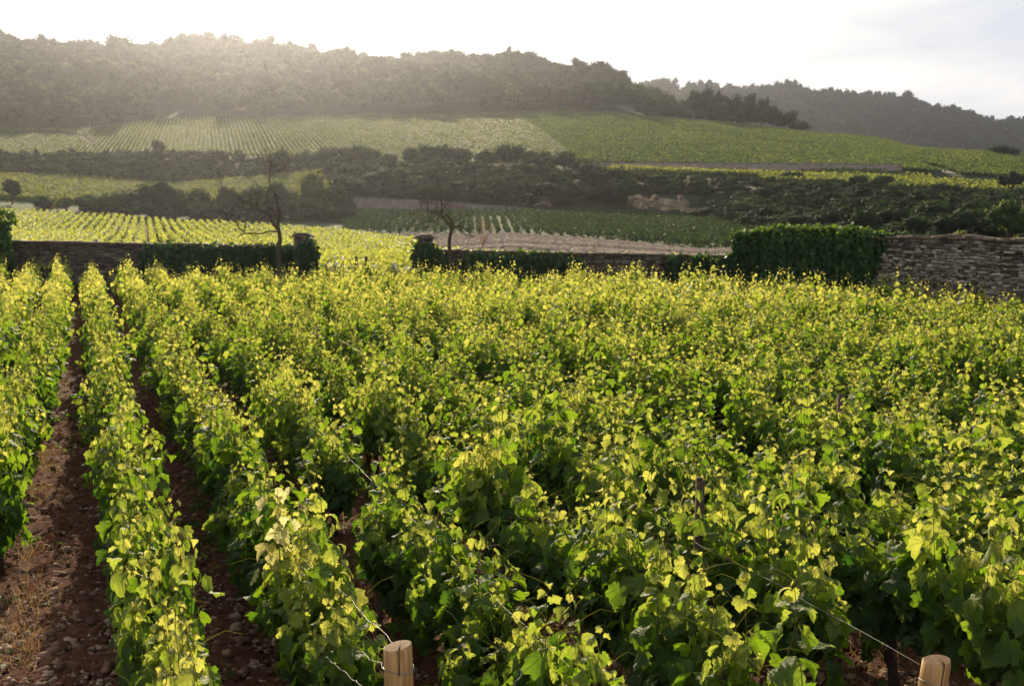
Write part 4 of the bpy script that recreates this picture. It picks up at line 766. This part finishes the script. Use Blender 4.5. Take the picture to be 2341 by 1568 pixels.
# ridge trees along the foot of the upper vineyard
for i, (px, yt, w, lb) in enumerate([(640, 334, 66, 'leftmost hazy tree of the ridge line behind the tall bare tree'), (697, 338, 60, 'second ridge tree right of the tall bare tree tip'), (746, 332, 66, 'third ridge tree, hazy and dark under the striped vineyard'), (800, 328, 74, 'broad fourth ridge tree under the striped vineyard'),
    (853, 336, 62, 'ridge tree sloping down toward the bright gap'), (893, 354, 44, 'small low ridge tree in the bright gap'), (942, 338, 50, 'first tree of the central ridge clump'), (983, 331, 58, 'second tree of the central ridge clump'), (1027, 329, 58, 'third and broadest tree of the central ridge clump'), (1058, 336, 44, 'last tree of the central ridge clump'),
    (1112, 345, 46, 'short ridge tree alone right of the central clump'), (1166, 322, 66, 'tallest ridge tree with open gaps under its crown'), (1212, 337, 48, 'ridge tree right of the tallest one'), (1246, 342, 42, 'small ridge tree third from the end'), (1288, 340, 62, 'dark ridge tree beside the pale retaining wall'), (1322, 368, 56, 'last low ridge tree at the start of the retaining wall')]):
    tree(px, yt, w * 1.22, 392, 259 + (i % 3), 'ridge_tree', lb, 'trees in line at the foot of the upper vineyard', .45, 750, True, 'ridge', qs=.4)
for (px, yt, w, yb, D, lb, tb) in [
    (1378, 377, 100, 470, 236, 'light topped round tree left of the quarry face', .6), (1478, 395, 105, 455, 232, 'broad dark tree above the quarry face', .45), (1432, 425, 70, 480, 222, 'dark bush at the left of the quarry face', .35), (1628, 394, 66, 450, 240, 'dark tree right of the quarry face', .35), (1702, 405, 90, 470, 236, 'rounded dark bush below the terrace', .35),
    (1806, 393, 60, 440, 240, 'upright dark tree breaking the bright terrace', .3), (1902, 412, 60, 470, 233, 'small pointed tree on the scrub bank', .3), (1962, 402, 52, 460, 234, 'pointed dark tree left of its taller twin', .3), (2016, 404, 62, 470, 232, 'taller pointed dark tree on the scrub bank at right', .28), (1870, 430, 110, 500, 222, 'wide dark bush in the scrub bank', .3),
    (2312, 388, 66, 452, 228, 'dark tree in front of the small retaining wall at the right edge', .3), (2306, 452, 150, 560, 84, 'large light green bush above the high wall at the right edge', .6), (2192, 527, 56, 548, 95, 'low yellowish shrub just above the high wall', .8), (2330, 536, 40, 556, 80, 'small yellow shrub peeping over the wall at the right edge', .8),
    (363, 317, 36, 351, 297, 'lone small tree at the foot of the striped vineyard', .4), (2300, 330, 80, 352, 352, 'dark hedge clump on the skyline of the right vineyard', .25)]:
    tree(px, yt, w, yb, D, 'tree' if yb - yt > 30 else 'bush', lb, None, tb, 620, yb - yt > 30, qs=.36 * D / 235)
# upper-left edge of the wood
for i, (px, yt, w, yb, D, lb) in enumerate([(45, 238, 110, 300, 392, 'large dark round tree at the left corner of the upper fields'), (130, 262, 80, 296, 388, 'dark bush beside the farm track'), (205, 262, 60, 286, 395, 'low bush at the top of the farm track'), (255, 252, 60, 280, 398, 'dark bush above the start of the striped vineyard'), (330, 250, 66, 278, 402, 'bush at the wood edge above the striped vineyard')]):
    tree(px, yt, w, yb, D, 'bush' if i else 'tree', lb, None, .35, 500, False if i else True, qs=.7)
for i, (px, yt, w) in enumerate([(1585, 204, 52), (1618, 196, 54), (1652, 205, 44), (1683, 203, 50), (1715, 208, 48), (1742, 213, 44), (1600, 225, 60), (1700, 228, 70)]):
    tree(px, yt, w, 268, 452 + 3 * i, 'dark_tree', ['first dark tree at the left of the tall hilltop stand', 'highest dark tree of the hilltop stand', 'narrow dark tree in the hilltop stand', 'fourth dark tree of the hilltop stand', 'fifth dark tree of the hilltop stand', 'last dark tree at the right of the hilltop stand', 'lower dark tree under the left of the hilltop stand', 'lower dark tree under the right of the hilltop stand'][i], 'dark tree stand on the hill shoulder', .12, 420, True, qs=.8)
tree(272, 71, 84, 110, 600, 'tree', 'largest round tree breaking the hazy skyline', None, .4, 700, True, qs=1.1)
rng = np.random.default_rng(31)
# woods as masses of crowns
def wood(name, label, pts, hgt, rad, qs, nq, tb):
    acc = Acc(); var = []
    for v in range(8): var.append(crown_mesh(1, 1, 1, 4, nq, qs, tb, 900 + v))
    vv = [(np.concatenate(a_.V), {k: np.concatenate(f) for k, f in a_.F.items()}, np.concatenate(a_.T)) for a_ in var]
    r = np.random.default_rng(5); k = r.integers(0, 8, len(pts))
    for v, (V, Fd, Tn) in enumerate(vv):
        Q = pts[k == v]; n_ = len(Q)
        if not n_: continue
        an = r.uniform(0, 6.28, n_); ca, sa = np.cos(an), np.sin(an); s_ = rad * r.uniform(.7, 1.35, n_) * np.where(r.random(n_) < .06, 1.35, 1); hs = hgt * r.uniform(.65, 1.35, n_)
        X = Q[:, 0:1] + s_[:, None] * (V[None, :, 0] * ca[:, None] - V[None, :, 1] * sa[:, None]); Y = Q[:, 1:2] + s_[:, None] * (V[None, :, 0] * sa[:, None] + V[None, :, 1] * ca[:, None])
        Z = Q[:, 2:3] + hs[:, None] * (.52 + .5 * V[None, :, 2])
        VV = np.stack([X, Y, Z], -1).reshape(-1, 3); m_ = len(V)
        FF = [(f[None] + (np.arange(n_) * m_)[:, None, None]).reshape(-1, f.shape[1]) for f in Fd.values()]
        acc.add(VV, FF, np.clip(np.tile(Tn, n_) + np.repeat(r.normal(0, .19, n_), m_), 0, 1))
    print(name, len(pts), sum(len(v) for v in acc.V))
    return tag(obj(name, acc.mesh(name), M['far_tree' if name == 'far_wood' else 'tree']), label, 'wood', kind='stuff')
def jgrid(x0, x1, y0, y1, s):
    gx_, gy_ = np.meshgrid(np.arange(x0, x1, s), np.arange(y0, y1, s)); return gx_.ravel() + rng.uniform(-.45, .45, gx_.size) * s, gy_.ravel() + rng.uniform(-.45, .45, gx_.size) * s
X, Y = jgrid(-420, 170, 395, 700, 7.0); px = pxof(X, Y); zt_ = terr(X, Y)
far_edge = fx([-1400, 1200, 1400, 1560, 1640, 1760, 1860, 1900], [690, 675, 630, 500, 480, 462, 438, 430])
ok = (Y > f5_far(px) + 5) & (Y < far_edge(px)) & (px > -420) & (px < 1850) & ~((px > 1395) & (px < 1480) & (Y > 470) & (Y < 500))
clear = (px > 150) & (px < 520) & (Y < f5_far(px) + 30) & (rng.random(len(px)) < .6)
ok &= ~clear
wood('hill_wood', 'hazy wood covering the long ridge behind the vineyards', np.column_stack([X, Y, zt_])[ok], 8.2, 5.0, .15, 330, .27)
X, Y = jgrid(60, 720, 860, 1290, 9.5); px = pxof(X, Y); ok = (px > 1380) & (px < 2560)
wood('far_wood', 'bluish dark wood over the far rounded hill at right', np.column_stack([X, Y, terr(X, Y)])[ok], 11, 6.6, .2, 160, .12)
# scrub on banks
def scrub(name, label, pxr, near_, far_, s, hgt, rad, tb, keep=.9, xr=(-250, 200), yr=(200, 300)):
    X, Y = jgrid(*xr, *yr, s); px = pxof(X, Y); ok = (px > pxr[0]) & (px < pxr[1]) & (Y > near_(px)) & (Y < far_(px)) & (rng.random(len(px)) < keep)
    return wood(name, label, np.column_stack([X, Y, terr(X, Y) - .2])[ok], hgt, rad, .19, 170, tb)
scrub('scrub', 'dark scrub band along the bank under the upper vineyard at left', (-350, 760), f3_far, lambda p: f5_near(p) - 5, 2.4, 2.2, 1.7, .36)
scrub('scrub', 'dark scrub covering the steep old quarry bank in the middle', (735, 1445), lambda p: fx([720, 1170, 1445], [212, 212, 216])(p), fx([720, 1320, 1345, 1445], [242, 242, 238, 236]), 3.1, 3.6, 2.7, .24)
scrub('scrub', 'dark scrub and brambles on the quarry bank at right', (1600, 2650), fx([1600, 1700, 2000, 2700], [213, 150, 105, 100]), fx([1600, 1740, 1800, 2000, 2700], [234, 222, 214, 206, 203]), 3.2, 2.3, 2.5, .2, .9, (20, 150), (85, 262))
scrub('thicket', 'dense thicket filling in under the round bushes at left', (185, 800), fx([185, 400, 800], [194, 196, 190]), fx([185, 800], [203, 204]), 1.8, 2.9, 1.6, .34, .97, (-95, 0), (185, 208))
scrub('scrub', 'dark scrub above the quarry face', (1440, 1605), lambda p: 221 + 0 * p, lambda p: 240 + 0 * p, 2.4, 2.3, 1.8, .35)
tag(grass('bank_grass', (lambda X, Y: np.column_stack([X, Y, terr(X, Y)]))(*(lambda px, Y: ((px - CX) / FPX * Y, Y))(rng.uniform(1330, 1800, 5000), rng.uniform(196, 212, 5000))), .6, .25, 'green grassy bank under the quarry face', M['tree'], .5, np.full(5000, .6)), kind='stuff')

# ------------------------------------------------------------------ far walls, rock face, tracks
def wall_line(name, pxs, Ds, ybots, heights, mat, label, th=.4, cat='wall', lumpy=.12):
    pts = []
    for t_ in np.linspace(0, len(pxs) - 1, 60):
        px = np.interp(t_, range(len(pxs)), pxs); D = np.interp(t_, range(len(pxs)), Ds); h = np.interp(t_, range(len(pxs)), heights); X = A(px, 450) * D
        z = float(terr(X, D - .3)[0]) if ybots is None else EYE + T(np.interp(t_, range(len(pxs)), ybots)) * D
        pts.append((X, D, z, h))
    V = []; O = np.array([pts[0][0], pts[0][1], pts[0][2]])
    for i, (X, D, z, h) in enumerate(pts):
        j = rng.uniform(-lumpy, lumpy) * .3; V += [(X, D + j * .2, z - 1.0), (X, D + j * .3, z + h + j), (X, D + th, z + h + j), (X, D + th, z - 1.0)]
    V = np.array(V) - O; n_ = len(pts); F = [[i * 4 + k, i * 4 + k + 1, i * 4 + k + 5, i * 4 + k + 4] for i in range(n_ - 1) for k in range(3)] + [[0, 3, 2, 1], [(n_ - 1) * 4 + k for k in range(4)]]
    a_ = Acc(); a_.add(V, np.array(F)); root = empty(name, tuple(O)); obj('masonry', a_.mesh(name), mat, root)
    c_ = Acc()
    for i in range(n_ - 1):
        (X, D, z, h), (X2, D2, z2, h2) = pts[i], pts[i + 1]; q = np.array([(X + .03, D - .06, z + h + .03), (X + .03, D + th + .06, z + h + .03), (X + .03, D - .06, z + h + .16), (X + .03, D + th + .06, z + h + .16), (X2 - .03, D2 - .06, z2 + h2 + .03), (X2 - .03, D2 + th + .06, z2 + h2 + .03), (X2 - .03, D2 - .06, z2 + h2 + .16), (X2 - .03, D2 + th + .06, z2 + h2 + .16)])
        c_.add(q - O, BOXF, .3)
    obj('coping', c_.mesh('coping'), mat, root)
    return tag(root, label, cat), O
lw, O = wall_line('low_wall', [806, 1000, 1170, 1345], [206, 206, 206, 205], [466, 476, 487, 501], [1.05, 1.1, .95, .55], M['concrete'], 'long pale low wall with red painted lettering below the quarry bank')
def letters(txt, p_, q_, parent, O, height):
    for i, ch in enumerate(txt):
        if ch[0] == ' ': continue
        px, y = ch[1], np.interp(ch[1], [958, 1062], [463.5, 478.5]); v = at(px, y, 205.85)
        cu = bpy.data.curves.new('letter', 'FONT'); cu.body = ch[0]; cu.size = height; cu.extrude = .012; cu.offset = .02; cu.align_x = 'CENTER'; cu.materials.append(M['red'])
        o = bpy.data.objects.new('lettering', cu); C.objects.link(o); o.parent = parent; o.location = (v.x - O[0], v.y - O[1] - .02, v.z - O[2]); o.rotation_euler = (math.pi / 2, R(5), 0)
letters([(c_, 942.3 + s_ * .2564 * .22) for c_, s_ in zip('LEARIMONA', (330, 450, 580, 810, 930, 1070, 1250, 1540, 1790, 2030))] if False else [(c_, 942.5 + s_ * .0564) for c_, s_ in zip('LEARIMONA', (330, 450, 580, 810, 990, 1250, 1540, 1790, 2030))], 0, 0, lw, O, .82)
wall_line('retaining_wall', [1333, 1500, 1700, 1900, 2060], [276.6, 275.6, 273.0, 269.0, 266.2], [387, 388, 388, 386, 380], [1.35, 1.5, 1.4, 1.1, .25], M['retain'], 'long pale retaining wall under the right upper vineyard', .6)
wall_line('retaining_wall', [2208, 2250, 2310, 2360], [236, 236, 236, 236], [452, 453, 452, 451], [1.9, 2.0, 1.9, 1.7], M['retain'], 'short pale retaining wall behind the dark tree at the right edge', .6)
# quarry face
def rock(x0, x1, yt, yb, D, label, seed, cave=False):
    r = np.random.default_rng(seed); nx_, nz_ = 40, 18; V = []
    p0 = at(x0, yb, D); p1 = at(x1, yb, D); zt = EYE + T(yt) * D; O = np.array([p0.x, D, p0.z])
    for i in range(nx_):
        for k in range(nz_):
            u, v = i / (nx_ - 1), k / (nz_ - 1); top = zt - [0.0, 1.6, .5, 0, .2, .9, 1.4, .3, 1.9, 1.1, 2.3, 1.7][(int(u * 11.99) * 5 + seed) % 12] * (.25 + 1.1 * abs(u - .45)) * (zt - p0.z) / 4 - r.uniform(0, .15); z = p0.z - .6 + (top - p0.z + .6) * v
            dy = .35 * math.sin(v * 13 + math.sin(u * 6)) * (1 if (k // 3) % 2 else -.4) + .45 * math.sin(u * 17 + k // 5) + r.normal(0, .10) + v * 1.6
            if cave and .28 < u < .62 and v < .40: dy += 2.2
            V.append((p0.x + (p1.x - p0.x) * u - O[0], D + dy - O[1], z - O[2]))
    V = np.array(V); nb = len(V); B = V.copy(); B[:, 1] = 5.0; idx = np.arange(nx_ * nz_).reshape(nx_, nz_)
    F = np.stack([idx[:-1, :-1], idx[1:, :-1], idx[1:, 1:], idx[:-1, 1:]], -1).reshape(-1, 4)
    def skirt(e): return np.column_stack([e[:-1], e[1:], e[1:] + nb, e[:-1] + nb])
    a_ = Acc(); a_.add(np.vstack([V, B]), np.vstack([F, skirt(idx[:, -1]), skirt(idx[0, :]), skirt(idx[-1, :])])); o = obj('rock_face', a_.mesh('rock_face'), M['rock'], None); o.location = O
    return tag(o, label, 'rock')
rock(1436, 1578, 444, 496, 215.5, 'ochre quarry rock face with a dark hollow at its foot', 2, True)
rock(1565, 1612, 474, 502, 214, 'small broken rock outcrop right of the quarry hollow', 5)
rock(1418, 1440, 472, 492, 215, 'narrow pale rock pillar left of the quarry hollow', 7)
for (x0, x1, yt, yb, D, lb) in [(1722, 1775, 411, 428, 236, 'pale rock patch high in the scrub bank'), (1895, 1925, 426, 440, 231, 'small pale rock scar beside the pointed trees'), (2060, 2110, 440, 452, 218, 'faint ochre rock patch right of the pointed trees'), (1000, 1050, 415, 436, 234, 'hazy pinkish rock patch behind the small bare tree'), (1180, 1260, 440, 472, 214, 'hazy rock face low in the middle quarry bank')]:
    rock(x0, x1, yt, yb, D, lb, int(x0))
def track(pts, w, label, name='track'):
    V = []; P = [hit(px, y, 250) for px, y in pts]; Q = []
    for i in range(len(P) - 1):
        for t_ in np.linspace(0, 1, 14, endpoint=False): Q.append(P[i].lerp(P[i + 1], t_))
    Q.append(P[-1])
    for i, q in enumerate(Q):
        d = (Q[min(i + 1, len(Q) - 1)] - Q[max(i - 1, 0)]); d.z = 0; d.normalize(); nrm = Vector((-d.y, d.x, 0))
        for s_ in (-1, -.33, .33, 1): c_ = q + nrm * w * s_; V.append((c_.x, c_.y, float(terr(c_.x, c_.y)[0]) + .14))
    F = [[i * 4 + k, i * 4 + k + 1, i * 4 + k + 5, i * 4 + k + 4] for i in range(len(Q) - 1) for k in range(3)]
    a_ = Acc(); a_.add(V, np.array(F)); return tag(obj(name, a_.mesh(name), M['dirt']), label, 'track', kind='structure')
track([(110, 297), (150, 301), (185, 311), (210, 322), (222, 332), (215, 345)], 1.5, 'pale farm track curving between the upper fields')
track([(2105, 374), (2140, 388), (2175, 398)], 1.8, 'pale farm track crossing the right terrace')
# orange earth mound, marker stones, orange shrub
v = hit(112, 474, 190, 230); a_ = Acc(); th = np.linspace(0, 2 * math.pi, 24, endpoint=False); rs = [0, .35, .65, .9, 1.05]; V = [(0, 0, 1.15)]
for i, r_ in enumerate(rs[1:]): V += [(3.4 * r_ * math.cos(t_) * (1 + .1 * math.sin(3 * t_)), 1.8 * r_ * math.sin(t_), 1.15 * (1 - r_ ** 2) + .04 * math.sin(7 * t_)) for t_ in th]
F3 = np.array([[0, 1 + k, 1 + (k + 1) % 24] for k in range(24)]); F4 = np.array([[1 + i * 24 + k, 1 + (i + 1) * 24 + k, 1 + (i + 1) * 24 + (k + 1) % 24, 1 + i * 24 + (k + 1) % 24] for i in range(3) for k in range(24)])
a_.add(V, [F3, F4]); M['ochre'] = solid('ochre_earth', [(0.3, (0.25, 0.12, 0.05)), (0.7, (0.42, 0.23, 0.10))], 1.2, .95, .8, .2)
o = obj('earth_mound', a_.mesh('earth_mound', True), M['ochre']); o.location = (v.x, v.y, v.z - .1); tag(o, 'heap of orange earth at the left edge of the far vineyard', 'mound')
for px, lb in ((1115, 'pale round topped marker post beside the orange shrub'), (1147, 'pale round topped marker post right of its twin')):
    D = 96; X = A(px, 540) * D; z0 = float(terr(X, D)[0]); zt = EYE + T(527.5) * D; h = zt - z0; a_ = Acc(); tube([(0, 0, -.2), (0, 0, h - .14), (0, 0, h - .06), (0, 0, h - .01), (0, 0, h)], [.15, .15, .125, .07, .02], 14, a_)
    o = obj('marker_post', a_.mesh('marker_post', True), M['marker']); o.location = (X, D, z0); tag(o, lb, 'marker post', 'two pale marker posts')
    b_ = Acc(); b_.add(boxv((0, 0, .03), (.2, .2, .08), .01), BOXF); obj('base', b_.mesh('marker_base'), M['concrete'], o)
D = 93; v = at(1103, 540, D); z0 = float(terr(v.x, D)[0]); a_ = Acc(); r = np.random.default_rng(4)
for i in range(9):
    e_ = np.array([r.normal(.35, .55), r.normal(0, .2), r.uniform(1.0, 2.5)]); tube([(0, 0, 0), e_ * .4 + r.normal(0, .05, 3), e_ * .75 + r.normal(0, .06, 3), e_], [.02, .015, .01, .005], 4, a_)
    for _ in range(4): f = r.uniform(.5, 1); tube([e_ * f, e_ * f + r.normal(0, .2, 3) + [0, 0, .15]], [.01, .004], 3, a_)
M['orange'] = solid('orange_twigs', [(0.3, (0.30, 0.14, 0.05)), (0.7, (0.42, 0.22, 0.08))], 6, .8, .2, .01)
o = obj('orange_shrub', a_.mesh('orange_shrub'), M['orange']); o.location = (v.x, D, z0); tag(o, 'thin orange twigged shrub left of the pale marker posts', 'shrub')
for px, lb in ((815, 'dark wooden stake left of its twin beyond the gateway'), (837, 'dark wooden stake right of its twin beyond the gateway')):
    D = 43.5; X = A(px, 590) * D; z0 = float(terr(X, D)[0]); zt = EYE + T(586) * D; a_ = Acc(); a_.add(boxv((0, 0, (zt - z0) / 2 + .2), (.045, .04, (zt - z0) / 2 + .0), .004), BOXF)
    o = obj('gate_stake', a_.mesh('gate_stake'), M['stake']); o.location = (X, D, z0 - .2); tag(o, lb, 'stake', 'pair of dark stakes beyond the gateway')

# ------------------------------------------------------------------ air: haze box added mostly to give the lens's veiling glare
m, n, l, out = nmat('haze'); pv = n.new('ShaderNodeVolumePrincipled'); pv.inputs['Color'].default_value = (0.84, 0.86, 1.0, 1); pv.inputs['Density'].default_value = 0.00014; pv.inputs['Anisotropy'].default_value = 0.88
l.new(pv.outputs[0], out.inputs['Volume'])
a_ = Acc(); a_.add(boxv((0, 700, 70.5), (1900, 860, 73.5)), BOXF); tag(obj('haze', a_.mesh('haze'), m), 'pale haze over the valley, added mostly to stand in for lens glare', 'haze', kind='stuff')
